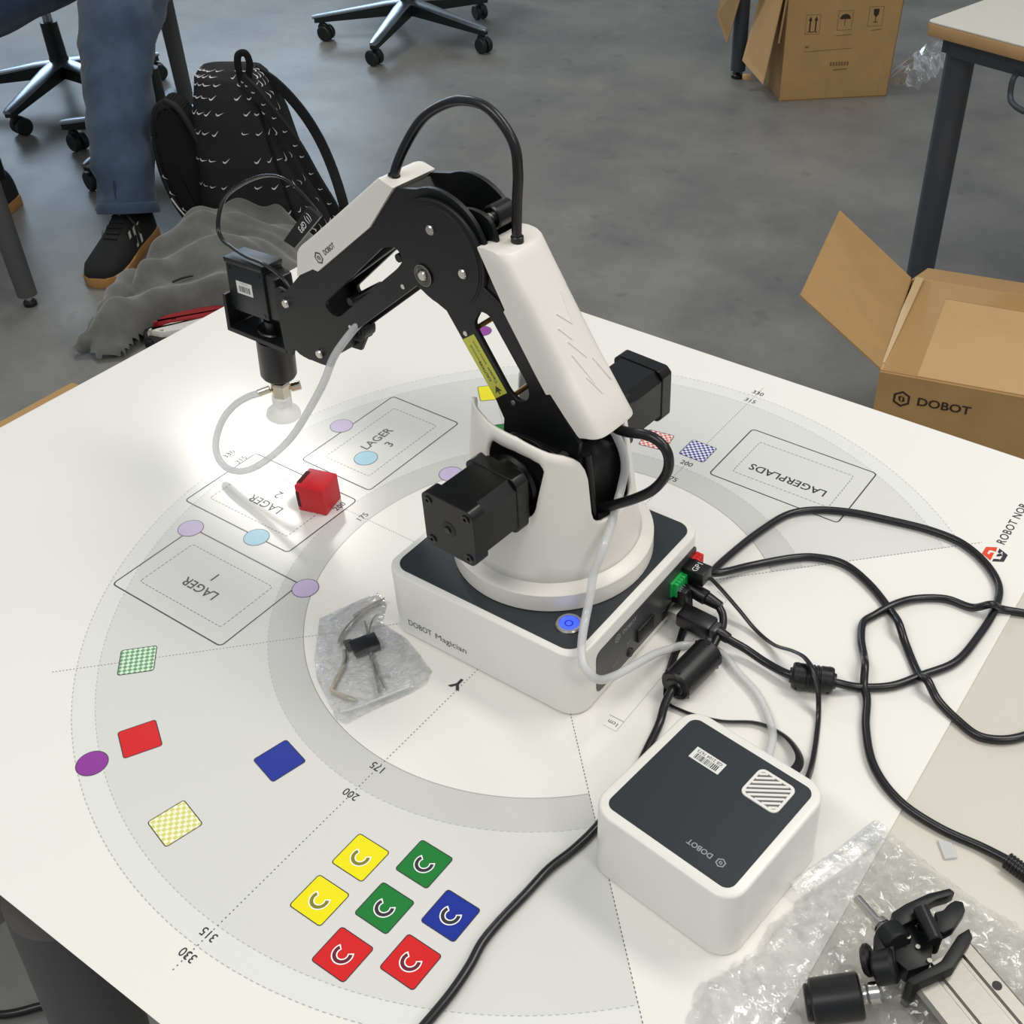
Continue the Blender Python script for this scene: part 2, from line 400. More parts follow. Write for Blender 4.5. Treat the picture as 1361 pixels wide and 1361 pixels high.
def dashes(name, pts, L, G, wd, m, z, closed=False):
    vs, fs = [], []; d = 0
    if closed: pts = pts + [pts[0]]
    for p, q in zip(pts, pts[1:]):
        p, q = Vector(p), Vector(q); l = (q - p).length; u = (q - p) / l; nrm = Vector((-u.y, u.x)) * wd / 2; t = -(d % (L + G)); d += l
        while t < l:
            a, b_ = max(t, 0), min(t + L, l)
            if b_ > a:
                s, e = p + u * a, p + u * b_; b = len(vs); vs += [(*(s - nrm), z), (*(e - nrm), z), (*(e + nrm), z), (*(s + nrm), z)]; fs.append([b, b + 1, b + 2, b + 3])
            t += L + G
    return mk(name, vs, fs, m, mt)
def arcpts(r, n=180, a0=-135, a1=135): return [(r * math.cos(math.radians(a0 + (a1 - a0) * i / n)), r * math.sin(math.radians(a0 + (a1 - a0) * i / n))) for i in range(n + 1)]
dashes('dashed_arc', arcpts(175), 0.8, 0.5, 0.5, P_DOT, 0.1); dashes('dashed_arc', arcpts(200), 2.2, 2.4, 0.5, P_DASH, 0.1)
dashes('dashed_arc', arcpts(315), 2, 2, 0.5, P_DASH, 0.1); dashes('dashed_arc', arcpts(330), 2.2, 2, 0.6, P_DASH, 0.1)
for a in (0, 90, -90, 45, -45, 135, -135):
    c, s = math.cos(math.radians(a)), math.sin(math.radians(a))
    dashes('dotted_ray', [(30 * c, 30 * s), (347 * c, 347 * s)], 1.0 if abs(a) < 100 else 1.5, 1.9 if abs(a) == 90 else 1.3, 0.75 if abs(a) == 90 else 0.6, P_DOT, 0.12)
def outline(name, P, wd, m, z):
    n = len(P); cx = sum(p[0] for p in P) / n; cy = sum(p[1] for p in P) / n; vs, fs = [], []
    for i in range(n):
        p0, p1, p2 = Vector(P[i - 1]), Vector(P[i]), Vector(P[(i + 1) % n]); t = ((p1 - p0).normalized() + (p2 - p1).normalized()).normalized(); nr = Vector((-t.y, t.x)) * wd / 2
        vs += [(*(p1 - nr), z), (*(p1 + nr), z)]
    for i in range(n): j = (i + 1) % n; fs.append([2 * i, 2 * i + 1, 2 * j + 1, 2 * j])
    return mk(name, vs, fs, m, mt)
def zone(cx, cy, w, h, iw, ih, txt, num, rot, size):
    outline('zone_outline', rrect(w, h, 3.5, 4, cx, cy), 1.1, P_LINE, 0.14)
    dashes('zone_dashed_outline', rrect(iw, ih, 2, 3, cx, cy), 2.4, 1.4, 0.45, P_LINE, 0.14, True)
    c, s = math.cos(rot), math.sin(rot)
    T = lambda ox, oy: (lambda p: Vector((cx + (p[0] + ox) * c - (p[1] + oy) * s, cy + (p[0] + ox) * s + (p[1] + oy) * c, 0.16)))
    text('zone_lettering', txt, size, T(0, 5.5 if num else 10), P_INK, mt, bold=0.12)
    if num: text('zone_number', num, size, T(0, -9), P_INK, mt, bold=0.12)
zone(225.2, 124, 118, 78, 88.5, 51, 'LAGER', '1', 0, 8.6)
zone(259, 25.3, 118, 78, 88.5, 51, 'LAGER', '2', 0, 8.6)
zone(239.4, -87.5, 78, 117, 50, 88.5, 'LAGER', '3', -PI / 2, 8.6)
zone(-82, -243.8, 118, 78, 88.5, 50, 'LAGERPLADS', None, 0, 8.8)
def chip(name, cx, cy, rot, m, label, letter=None, size=24.8):
    a = math.radians(rot); T0 = lambda z: (lambda p: Vector((cx + p[0] * math.cos(a) - p[1] * math.sin(a), cy + p[0] * math.sin(a) + p[1] * math.cos(a), z)))
    P = rrect(size, size, 2, 3); off = OFF[mt]
    o = flat(name, [P], T0(0.2), m, mt); tag(o, label)
    vs = [v for p, q in zip(P, rrect(size - 1.1, size - 1.1, 1.6, 3)) for v in ((p[0], p[1]), (q[0], q[1]))]; n = len(P)
    mk('printed_border', [T0(0.24)(v + (0,)) for v in vs], [[2 * i, 2 * ((i + 1) % n), 2 * ((i + 1) % n) + 1, 2 * i + 1] for i in range(n)], P_INK, o)
    if letter:
        for nm, w0, m2, z, ex in (('letter_halo', 3.7, P_WHITE, 0.28, 9), ('letter', 2.2, letter, 0.32, 0)):
            v2, f2 = [], []; k = 22
            for i in range(k + 1):
                b = math.radians(62 - ex + (236 + 2 * ex) * i / k); r = 4.9
                for rr in (r - w0 / 2, r + w0 / 2): v2.append(Vector((cx + rr * 0.95 * math.sin(b), cy - rr * 0.95 * math.cos(b), z)))
                if i: q = 2 * i; f2.append([q - 2, q - 1, q + 1, q])
            mk(nm, v2, f2, m2, o)
    return o
chip('printed_square', -36.5, 237, 0, P_YEL, 'yellow square with letter C, nearer the robot', P_OLIVE)
chip('printed_square', -36.5, 271.3, 0, P_YEL, 'yellow square with letter C, farther from the robot', P_OLIVE)
chip('printed_square', -71, 219.5, 0, P_GREEN, 'green square with letter C, nearer the robot', P_INK)
chip('printed_square', -71, 254.3, 0, P_GREEN, 'green square with letter C, middle of the group', P_INK)
chip('printed_square', -105.6, 237.1, 0, P_BLUE, 'blue square with letter C', P_INK)
chip('printed_square', -71, 288.7, 0, P_RED, 'red square with letter C, left one', mat('mat_maroon', S(110, 30, 50), 0.3))
chip('printed_square', -105.3, 271.2, 0, P_RED, 'red square with letter C, right one', MATS['mat_maroon'])
chip('printed_square', 204.4, 204.7, 45, CK_G, 'green checked square')
chip('printed_square', 145.9, 250.2, 60.5, P_RED, 'plain red square')
chip('printed_square', 74.6, 281.8, 76.5, CK_Y, 'pale yellow checked square')
chip('printed_square', 56.6, 212.3, 76.5, P_BLUE, 'plain blue square')
chip('printed_square', 39.4, -221.5, 9.7, CK_R, 'red checked square')
chip('printed_square', 1, -227.5, 0, CK_B, 'blue checked square')
chip('printed_square', 206, -201.5, 45, P_YEL, 'plain yellow square behind the arm')
chip('printed_square', 159, -157, 45, P_GREEN, 'plain green square behind the robot')
def dot(cx, cy, m, label, rim=0.5):
    o = flat('printed_circle', [[(cx + 9.9 * math.cos(a), cy + 9.9 * math.sin(a)) for a in (2 * PI * i / 40 for i in range(40))]], M(0.22), m, mt); tag(o, label)
    v, f = [], []
    for i in range(40):
        a = 2 * PI * i / 40; v += [(cx + 10.2 * math.cos(a), cy + 10.2 * math.sin(a), 0.25), (cx + (10.2 - rim) * math.cos(a), cy + (10.2 - rim) * math.sin(a), 0.25)]; j = (i + 1) % 40; f.append([2 * i, 2 * j, 2 * j + 1, 2 * i + 1])
    mk('printed_border', v, f, P_LINE, o)
dot(155.2, 280.5, P_PURP, 'purple circle at the left'); dot(283.5, -284, P_PURP, 'purple circle behind the arm')
dot(286, 86, P_LAV, 'lavender circle at the top corner of zone 1'); dot(159.3, 86, P_LAV, 'lavender circle at the right corner of zone 1')
dot(285, -84.9, P_LAV, 'lavender circle on the edge of zone 3'); dot(158.5, -84, P_LAV, 'lavender circle behind the near motor')
dot(234, 64.8, P_SKY, 'light blue circle on the edge of zone 2'); dot(233.8, -61, P_SKY, 'light blue circle inside zone 3')
for r, lab in ((175, '175'), (200, '200'), (315, '315'), (330, '330')):
    q = r + 6.3
    for T in (lambda p: Vector((p[0], q + p[1], 0.17)), lambda p: Vector((-p[0], -q - p[1], 0.17)), lambda p: Vector((q + p[1], -p[0], 0.17))):
        text('radius_number', lab, 5.6, T, P_INK, mt, bold=0.05)
text('axis_letter', 'Y', 9.5, lambda p: Vector((3 + p[0], 97 + p[1], 0.17)), P_INK, mt, bold=0.5)
text('brand_lettering', 'ROBOT NOR', 7.0, lambda p: Vector((-258.2 + p[1], -251.5 - p[0], 0.17)), P_INK, mt, align='LEFT', bold=0.08, space=1.08)
flat('brand_emblem_orange', [[(-249.9, -232.4), (-249.9, -241.9), (-254.6, -244.6), (-255.2, -240.4), (-253.4, -239.4), (-253.4, -234.6), (-252.5, -231.2)], [(-254.6, -244.6), (-257.4, -246.3), (-258.4, -240.4), (-255.2, -240.4)],
     [(-252.5, -231.2), (-253.4, -234.6), (-255.0, -234.9), (-255.0, -237.4), (-257.6, -238.6), (-258.2, -228.2)]], M(0.17), P_ORANGE, mt)
flat('brand_emblem_black', [[(-267.3, -241.8), (-267.3, -232.3), (-264.0, -230.4), (-264.2, -238.6), (-262.4, -243.7), (-259.3, -245.9)][::1], [(-264.0, -230.4), (-259.6, -228.0), (-259.5, -231.4), (-263.9, -233.8)], [(-259.3, -245.9), (-262.4, -243.7), (-261.4, -240.0), (-259.6, -240.6)], [(-262.4, -240.9), (-260.2, -238.2), (-260.2, -235.2), (-262.2, -236.6), (-264.2, -238.6)]], M(0.17), P_INK, mt)
dashes('scale_mark', [(-100, 72.6), (-110.4, 72.6), (-110.4, -78), (-100, -82)], 400, 1, 0.35, P_DASH, 0.15); dashes('scale_mark', [(-99, 63), (-110.4, 63)], 40, 1, 0.35, P_DOT, 0.15)
text('scale_lettering', '1cm', 4.5, lambda p: Vector((-105 + p[0] * 0.8, 67.8 + p[1] * 0.8, 0.17)), P_INK, mt)
# ------------------------------------------------------------------ robot arm
rb = thing('desktop_robot', 'black and white desktop robot arm with suction gripper standing on a square white base', 'robot', (0, 0, 0))
# base housing
BX0, BX1, BY0, BY1, BH = -85, 79, -81, 80, 57
bcx, bcy, bw, bh = (BX0 + BX1) / 2, (BY0 + BY1) / 2, BX1 - BX0, BY1 - BY0
hb = prism_bm(rrect(bw, bh, 15, 7, bcx, bcy), 1.5, BH, 0)
es = [e for e in hb.edges if all(abs(v.co.z - BH) < 0.1 for v in e.verts)]
bmesh.ops.bevel(hb, geom=es, offset=1.6, segments=3, affect='EDGES', profile=0.5)
hs = mkbm('base_housing', hb, white_smooth, rb)
mkbm('base_foot_plate', prism_bm(rrect(bw - 5, bh - 5, 13, 6, bcx, bcy), 0, 1.6), dark_panel, rb)
mkbm('base_top_plate', prism_bm(rrect(bw - 11, bh - 11, 11, 7, bcx, bcy), BH - 0.5, BH + 0.6, 0.2, 1), dark_plate, rb)
text('model_lettering', 'DOBOT', 5.6, lambda p: Vector((61 - p[0], BY1 + 0.2, 13.5 + p[1])), logo_grey, hs, align='LEFT', fit=21)
text('model_lettering', 'Magician', 5.6, lambda p: Vector((36.5 - p[0], BY1 + 0.15, 13.5 + p[1])), logo_grey, hs, align='LEFT', fit=27.5)
# rear panel (faces -x)
def RX(p): return Vector((BX0 - 0.0 - p[2], p[0], p[1]))   # (y, z, outward)
pn = mkbm('rear_panel', tf(prism_bm(round_poly([(58, 7), (58, 45), (-72, 47), (-72, 7)], 6), -0.6, 0.5, 0.2, 1), RX), dark_panel, rb)
hexlogo('maker_emblem', lambda p: RX((33 - p[0], 39.5 + p[1], 0.7)), 3.6, panel_print, pn, 'DOBOT', 3.6, 6)
text('port_lettering', 'Key', 2.4, lambda p: RX((19 - p[0], 24 + p[1], 0.7)), panel_print, pn)
text('port_lettering', 'Reset', 2.4, lambda p: RX((36 - p[0], 17 + p[1], 0.7)), panel_print, pn)
mkbm('reset_switch', tf(lathe_bm([(3.6, 0), (3.2, 1.4), (0, 1.4)], 16), lambda p: RX((17 + p[0], 12 + p[1], p[2] + 0.4))), port_black, pn)
bx = lambda c, s, b=0.6: tf(box_bm(c, s, b), RX)
mkbm('expansion_port', bx((-1, 21, 1.2), (20, 12, 3)), port_black, pn)
mkbm('connector_green', merge([bx((-38 - 3.1 * i, 30, 3), (2.6, 12, 5.5), 0.3) for i in range(5)] + [bx((-44, 30, 1.2), (18, 13, 2), 0.3)]), green_plastic, pn)
mkbm('connector_yellow', merge([bx((-56 - 3.0 * i, 33, 2.6), (2.4, 8, 4.5), 0.3) for i in range(3)] + [bx((-59, 33, 1.2), (9, 9, 2), 0.3)]), yellow_plastic, pn)
mkbm('connector_red', merge([bx((-67 - 2.8 * i, 34, 3), (2.4, 9, 5.5), 0.3) for i in range(3)] + [bx((-69, 34, 1.2), (9, 10, 2), 0.3)]), red_conn, pn)
mkbm('usb_port', bx((-33, 12, 0.6), (15, 9, 1.2)), port_black, pn)
# power button
pb = mkbm('power_button_ring', lathe_bm([(9.2, 0), (9.2, 1.2), (8.4, 2.0), (6.9, 2.0), (6.6, 1.2)], 40, (-62, 55, BH + 0.5)), chrome, rb)
mkbm('power_button', lathe_bm([(6.5, 0), (6.5, 1.3), (6.0, 1.5), (0, 1.5)], 32, (-62, 55, BH + 0.5)), blue_led, pb)
mk('power_symbol', *(lambda vf: vf)(text_mesh('O', 6, lambda p: Vector((-62 + p[0], 55 + p[1], BH + 2.2)), bold=0.02)), mat('blue_light_dim', S(16, 30, 150), 0.3), pb)
# turntable ring and shell
RCX, RCY = -5.5, -6.5
mkbm('turntable_ring', lathe_bm([(68.8, 0), (70.8, 0.8), (70.8, 14.0), (69.6, 15.2), (61.5, 18.5), (30, 18.5)], 72, (RCX, RCY, BH + 0.5)), white_shell, rb)
def sm(t): t = max(0, min(1, t)); return t * t * (3 - 2 * t)
def shell_r(z): return 61.5 + (z - 74) * (49 - 61.5) / (180 - 74)
def interp(x, T):
    if x <= T[0][0]: return T[0][1]
    for (a, va), (b, vb) in zip(T, T[1:]):
        if x <= b: return va + (vb - va) * (x - a) / (b - a)
    return T[-1][1]
RIM = [(26, 162), (26.4, 169), (28, 174), (31, 177.5), (36, 180), (45, 181.5), (55, 182.8), (63, 183.8), (71, 183.8), (77, 182.8), (92, 182), (105, 180.5), (118, 176), (130, 171.5), (140, 169), (147, 166), (152, 162), (155, 156.5), (156.8, 149), (157.4, 124), (158.4, 119), (161, 115.6), (165, 114), (180, 114)]
LOW_FRONT = 112
def fold(phi): return abs((phi + 180) % 360 - 180)
def rim(phi):
    phi = fold(phi)
    return LOW_FRONT if phi < 26 else interp(phi, RIM)
HOLE = (79, 126)
def htop(a): return interp(a, [(45, 158), (79, 163), (81, 168.5), (85, 173.5), (105, 171.5), (116, 168.5), (123, 165), (125, 162), (126, 159.5), (140, 156), (155, 146), (158, 112), (180, 106)])
def hbot(a): return interp(a, [(45, 118), (79, 118), (116, 125), (118, 127.5), (119.5, 131), (122, 143), (126, 159), (130, 140), (145, 128), (155, 120), (158, 100), (180, 96)])
def shell():
    marks = (25.9, 26, 26.2, 26.4, 27, 28, 29.5, 31, 33, 53, 55, 57, 59, 61, 63, 65, 67, 71, 74, 77, 79, 80, 81, 83, 85, 116, 117, 118, 119.5, 120.7, 122, 123, 124, 125, 126, 152, 153.5, 155, 156, 156.8, 157.1, 157.4, 157.9, 158.4, 159.5, 161, 163)
    phis = sorted(set([i * 2.5 for i in range(-72, 72)] + [s * p for s in (1, -1) for p in marks])); bm = bmesh.new(); cols = []
    for phi in phis:
        f = fold(phi); r_ = rim(f) if f != 25.9 else LOW_FRONT; b = min(hbot(f), r_ - 14) if f >= 26 else 90; t = max(min(htop(f), r_ - 4), b + .5) if f >= 26 else 104
        zs = [74 + (b - 74) * j / 5 for j in range(5)] + [b + (t - b) * j / 4 for j in range(4)] + [t, (t + r_) / 2, r_]
        a = math.radians(phi) + YAW; cols.append((phi, [bm.verts.new((RCX + (shell_r(z) + 1.2 * math.exp(-(z - 74) / 3)) * math.cos(a), RCY + (shell_r(z) + 1.2 * math.exp(-(z - 74) / 3)) * math.sin(a), z)) for z in zs]))
    for (p, A0), (q, A1) in zip(cols, cols[1:] + cols[:1]):
        mid = fold(p + ((q - p) % 360) / 2)
        for j in range(11):
            if HOLE[0] < mid < HOLE[1] and 5 <= j < 9: continue
            bm.faces.new((A0[j], A1[j], A1[j + 1], A0[j + 1]))
    return bm
sh = mkbm('turret_shell', shell(), white_shell, rb, autosm=60)
so = sh.modifiers.new('wall', 'SOLIDIFY'); so.thickness = 0.0026; so.offset = -1; so.use_even_offset = False
# inner body of the turret (in arm frame)
AX = XZ(A)
mkbm('turret_core', tf(prism_bm(round_poly([(-46, 76), (-46, 148), (-30, 160), (4, 160), (18, 138), (34, 104), (34, 76)], 6), -24, 24, 0.6, 1), AX), black_metal, rb)
for s in (1, -1):
    mkbm('shoulder_plate', tf(plate_bm(round_poly([(-36, 76), (-36, 118), (-32, 158), (-24, 170), (2, 168), (14, 146), (30, 110), (30, 76)], 8), [], s * 33, s * 30), AX), black_metal, rb)
    mkbm('inner_liner', tf(prism_bm(round_poly([(-42, 100), (-38, 162), (-32, 162), (-34, 100)], 2), s * 20.5, s * 26, 0.3, 1), AX), dark_panel, rb)
rod('cable_post', A((-52, 14, 108)), A((-46, 13, 160)), 3.2, black_motor, rb)
mkbm('slot_floor', tf(box_bm((-44, 0, 103), (20, 40, 6), 1), A), black_metal, rb)
# stepper motors
def motor(s, yin, yout, label):
    cx, cz = -7.5, 137.5
    T = lambda p: A((cx + p[0], p[2] * s, cz + p[1]))   # p = (x, z, outward)
    def sq(w, c): h = w / 2; return [(h, -h + c), (h, h - c), (h - c, h), (-h + c, h), (-h, h - c), (-h, -h + c), (-h + c, -h), (h - c, -h)]
    m = mkbm('stepper_motor', tf(prism_bm(sq(41.5, 6.5), yin + 11, yout - 11), T), black_motor, rb); tag(m, label)
    mkbm('motor_end_cap', tf(prism_bm(round_poly(sq(43, 4), 1.5, 3), yout - 11, yout, 0.5, 1), T), black_motor, m)
    mkbm('motor_end_cap', tf(prism_bm(round_poly(sq(43, 4), 1.5, 3), yin, yin + 11, 0.5, 1), T), black_motor, m)
    mkbm('gear_flange', tf(lathe_bm([(21, 0), (21, 6), (19, 8), (19, 14)], 36, (0, 0, yin - 14)), T), black_motor, m)
    mkbm('mounting_plate', tf(prism_bm(round_poly([(-26, -24), (-26, 22), (22, 26), (26, -24)], 5), yin - 15, yin - 11, 0.4, 1), T), black_metal, m)
    mkbm('shaft_recess', tf(lathe_bm([(5.6, -0.2), (5.6, 0.25), (5.2, 0.3), (0, 0.3)], 24, (0, 0, yout)), T), port_black, m)
    mkbm('motor_shaft', tf(lathe_bm([(2.6, -0.1), (2.6, 0.9), (2.2, 1.3), (0, 1.3)], 16, (0.8, -0.8, yout)), T), black_gloss, m)
    for dx, dz in ((15.5, 15.5), (-15.5, 15.5), (15.5, -15.5), (-15.5, -15.5)):
        mkbm('cap_screw', tf(lathe_bm([(3.1, 0), (3.1, 0.5), (2.4, 1.0), (1.3, 1.0), (1.2, 0.2), (0, 0.2)], 18, (dx, dz, yout)), T), black_gloss, m)
motor(1, 50, 101, 'near motor, with its end facing the viewer'); motor(-1, 50, 106, 'far motor, partly behind the white lower cover')
for (x, z) in ((8, 156), (-24, 118)):
    mkbm('flange_screw', tf(lathe_bm([(3.0, 0), (3.0, 1.2), (1.4, 1.3), (1.3, 0.3), (0, 0.3)], 16), lambda p: A((x + p[0], 44 + p[2], z + p[1]))), black_gloss, rb)

def cir(cx, cy, r, n=48, a0=0, a1=360): return [(cx + r * math.cos(math.radians(a0 + (a1 - a0) * i / n)), cy + r * math.sin(math.radians(a0 + (a1 - a0) * i / n))) for i in range(n + (0 if a1 - a0 == 360 else 1))]
DC = (61.5, 266.5)
# lower arm: outline with a round head
def arcseg(c, r, a0, a1, n=20): return [(c[0] + r * math.cos(math.radians(a0 + (a1 - a0) * i / n)), c[1] + r * math.sin(math.radians(a0 + (a1 - a0) * i / n))) for i in range(n + 1)]
low = arcseg(DC, 36.5, -48, 196, 40) + [(14, 250), (10.7, 245.6), (-18.8, 201.5), (-23.6, 200.6), (-46, 172), (-40, 140), (-22, 122), (0, 118), (18, 128), (18, 152), (16.4, 165), (23, 178.2), (48.8, 214), (60, 229.5), (72, 234)]
slotL = round_poly([(37.8, 227.5), (31, 239.5, 3), (23, 239), (-6, 199), (-6.4, 189), (1.5, 183.2), (9.9, 187.2)], 5)
for s in (1, -1):
    o = mkbm('lower_arm_plate', tf(plate_bm(low, [slotL], s * 17, s * 20), AX), black_metal, rb)
    if s == 1: NEARLOW = o
# groove ring + disc on near plate
mkbm('elbow_disc', tf(lathe_bm([(33, 0), (33, 0.45), (32.7, 0.7), (0, 0.7)], 64), lambda p: A((DC[0] + p[0], 20 + p[2], DC[1] + p[1]))), black_metal, rb)
gv = mkbm('disc_groove', tf(lathe_bm([(34.4, 0), (34.4, 0.25), (33.0, 0.25)], 64), lambda p: A((DC[0] + p[0], 20 + p[2], DC[1] + p[1]))), port_black, rb)
def screw(name, x, z, y, r, m=chrome, h=1.6, s=1):
    return mkbm(name, tf(lathe_bm([(r, 0), (r, h * .55), (r * .8, h), (0, h)], 20), lambda p: A((x + p[0], y + p[2] * s, z + p[1]))), m, rb)
screw('elbow_screw', 66.4, 283, 20.6, 3.3); screw('elbow_screw', 42, 261.3, 20.6, 3.3)
br = screw('elbow_bearing', 76.5, 249.5, 21.0, 3.4, chrome, 2.2)
mkbm('bearing_race', tf(lathe_bm([(7.2, 0), (7.2, 1.0), (6.6, 1.2), (6.2, 0.6), (4.6, 0.6), (4.4, 1.0), (3.9, 1.0)], 32), lambda p: A((76.5 + p[0], 20.6 + p[2], 249.5 + p[1]))), black_gloss, br)
mkbm('bearing_ring', tf(lathe_bm([(7.3, 1.0), (7.3, 1.25), (6.7, 1.25), (6.7, 1.0)], 32), lambda p: A((76.5 + p[0], 20.6 + p[2], 249.5 + p[1]))), alu, br)
# spacer rods between the plates
for x, z in ((39, 230), (12, 190)): rod('spacer_rod', A((x - 3.5, -17, z - 4.5)), A((x - 3.5, 17, z - 4.5)), 1.7, gold, rb, 12)
for x, z in ((46, 221.5), (8.5, 181)): screw('plate_screw', x - 1, z - 3 if x > 40 else z, 20, 1.9, chrome, 0.6)
for x, z in ((60, 243), (-30, 160), (160, 200), (105, 250)): rod('spacer_rod', A((x, -15, z)), A((x, 15, z)), 3, black_metal, rb, 12)
# caution label with its lettering
LABP = [(48.0, 213.0), (37.6, 220.6), (12.4, 186.6), (22.4, 178.6)]
lb = mkbm('caution_label', tf(prism_bm(LABP, 20.05, 20.35), AX), yellow_lab, rb)
_u = Vector((12.4 - 37.6, 0, 186.6 - 220.6)).normalized(); _v = Vector((48 - 37.6, 0, 213.0 - 220.6)).normalized()
def LT(ox, oy): return lambda p: A(Vector((17.5, 20.45, 182.7)) - _u * (6 + ox + p[0]) + _v * (oy + p[1]))
text('label_lettering', 'Caution', 2.6, LT(2.5, -2.6), label_ink, lb, align='LEFT', bold=0.05)
text('label_lettering', 'beware of pinch', 1.9, LT(16, -2.6), label_ink, lb, align='LEFT')
text('label_lettering', 'CAUTION', 2.3, LT(5, 1.8), label_ink, lb, align='LEFT', bold=0.1)
text('label_lettering', '(mechanical)', 1.9, LT(18, 1.8), label_ink, lb, align='LEFT')
flat('warning_symbol', [[(-1, -3.4), (3.6, 0), (-1, 3.4), (-.2, 0.6), (-2.6, 0.5), (-2.6, -0.5), (-.2, -0.6)]], lambda p: A(Vector((17.5, 20.45, 182.7)) - _u * (3.6 + p[0]) + _v * p[1]), label_ink, lb)
# lower arm cover
def lac():
    U, N = Vector((.569, 0, .822)), Vector((-.822, 0, .569)); rings = []; bm = bmesh.new(); NO = 154.2
    sec = [(1, 0), (1, .28), (1, .5), (.975, .66), (.92, .79), (.84, .88), (.72, .95), (.55, .985), (.3, 1)]
    sec = sec + [(-a, b) for a, b in reversed(sec)]
    T = [(119, 113.5, 138.8), (121, 114.8, 138.3), (135, 130, 136), (151, 150, 133.9), (151.6, 151, 130.2), (165, 165, 130.1), (208, 204, 131.2), (209, 205, 133.2), (225, 220, 134.8), (240, 230, 136.5), (247.5, 235.5, 137.2), (249, 236.8, 137.4)]
    for k, (sb_, so_, nb) in enumerate(T):
        g = .965 if k in (0, len(T) - 1) else 1
        rings.append([bm.verts.new(A(U * (sb_ + (so_ - sb_) * b ** 1.3) + N * (nb + (NO - nb) * b * g) + Vector((0, 20.6 * a * (g ** .5), 0)))) for a, b in sec])
    n = len(sec)
    for a, b in zip(rings, rings[1:]):
        for i in range(n): bm.faces.new((a[i], a[(i + 1) % n], b[(i + 1) % n], b[i]))
    bm.faces.new(rings[0]); bm.faces.new(rings[-1][::-1]); return bm
lc = mkbm('lower_arm_cover', lac(), white_shell, rb, autosm=38)
cu_, cn_ = Vector((65, 0, 94)).normalized(), Vector((-.822, 0, .569))
def CT(px): return lambda p: A(Vector((-61.5, 0, 182.5)) + cu_ * (px[0] + p[0]) + Vector((0, 1, 0)) * (px[1] + p[1]) + cn_ * (0.15 + p[2]))
for a, b, c, d in ((78, 4, 68, -4), (68, -4, 88, -8), (60, 6, 46, -2), (52, 8, 30, 2), (44, -6, 26, -12), (70, 8, 60, 2), (36, 6, 22, 0)):
    rod('embossed_line', CT((a, b))((0, 0, -.35)), CT((c, d))((0, 0, -.35)), 0.55, white_shell, lc, 8)
# forearm
fore = [(207, 207), (190.6, 217.4), (185.2, 217.2), (124.6, 267.6), (124.6, 271), (121.5, 272), (97.4, 299.5)] + arcseg((62, 270), 38, 62, 250, 24) + [(72, 238), (89, 236.5), (174.9, 164.4), (191.5, 136), (203, 134.5), (222, 133.5), (236, 138), (242.6, 142), (238, 176.9), (236, 183), (230, 185), (222.7, 191.4)]
slotF = round_poly([(187, 190.5), (117, 255), (104, 259), (98, 252), (104, 244), (172, 184.5), (181, 183.0)], 5)
for s in (1, -1):
    mkbm('forearm_plate', tf(plate_bm(fore, [slotF], s * 13.5, s * 16.6), AX), black_metal, rb)
screw('wrist_screw', 230, 176.2, 16.6, 3.5, chrome, 2.4); screw('wrist_screw', 200.9, 144.2, 16.6, 3.5, chrome, 2.4)
screw('plate_screw', 161.6, 180.4, 16.6, 1.9, chrome, 0.6); screw('plate_screw', 101.9, 231.5, 16.6, 1.9, chrome, 0.6)
fc = mkbm('forearm_cover', tf(prism_bm([(209, 205.5), (204, 229), (185.5, 243.5), (111.5, 304), (98, 300.5), (124.6, 267), (185, 216.8), (190, 217)], -18.5, 18.5, 5.0, 4, outer_only=[1, 2, 3]), AX), white_shell, rb)
_f = Vector((110 - 186, 0, 308 - 245.5)).normalized(); _g = Vector((-_f.z, 0, _f.x)) * -1
if _g.z < 0: _g = -_g
hexlogo('maker_emblem', lambda p: A(Vector((181, 18.7, 228.5)) + _f * p[0] + _g * p[1]), 4.6, logo_grey, fc, 'DOBOT', 3.6, 8, 0.9)
mkbm('forearm_inner_block', tf(prism_bm([(97, 298), (120, 271), (112, 262), (84, 290)], -14, 14), AX), black_metal, rb)
mkbm('elbow_link_plate', tf(plate_bm(round_poly([(44, 290), (84, 284), (80, 244), (54, 244), (32, 268)], 14), [], -4, -7), AX), black_metal, rb)
mkbm('elbow_link_plate', tf(plate_bm(round_poly([(26, 300), (56, 298), (80, 244), (54, 244), (20, 272)], 14), [], 7, 10), AX), black_metal, rb)
rod('elbow_roller', A((32, -13, 294)), A((32, 3, 294)), 7.5, black_motor, rb, 28, bev=1)
mkbm('roller_bolt', tf(lathe_bm([(3.6, 0), (3.6, 1.5), (2.4, 2.4), (0, 2.4)], 18), lambda p: A((32 + p[0], 3 + p[2], 294 + p[1]))), chrome, rb)
rod('elbow_axle', A((61.5, -16, 266.5)), A((61.5, 16, 266.5)), 12, black_metal, rb, 28)
# link bars inside forearm
mkbm('link_bar', tf(prism_bm([(96, 268), (102, 274), (222, 178), (216, 172)], -3, 3, .5, 1), AX), black_metal, rb)
# wrist block and the rounded boss below the forearm
mkbm('wrist_block', tf(prism_bm(round_poly([(242, 143), (238, 180), (228, 188), (196, 196), (186, 168), (196, 138), (206, 136), (216, 134), (219, 129), (232, 130), (240, 136)], 3), -13, 13, .5, 1), AX), black_metal, rb)
rod('wrist_boss', A((183, -19, 160)), A((183, -5, 160)), 8, black_rubber, rb, 24, bev=2)
box('wrist_connector', (186, -10, 158), (16, 14, 12), black_rubber, rb, 1.5, T=A)
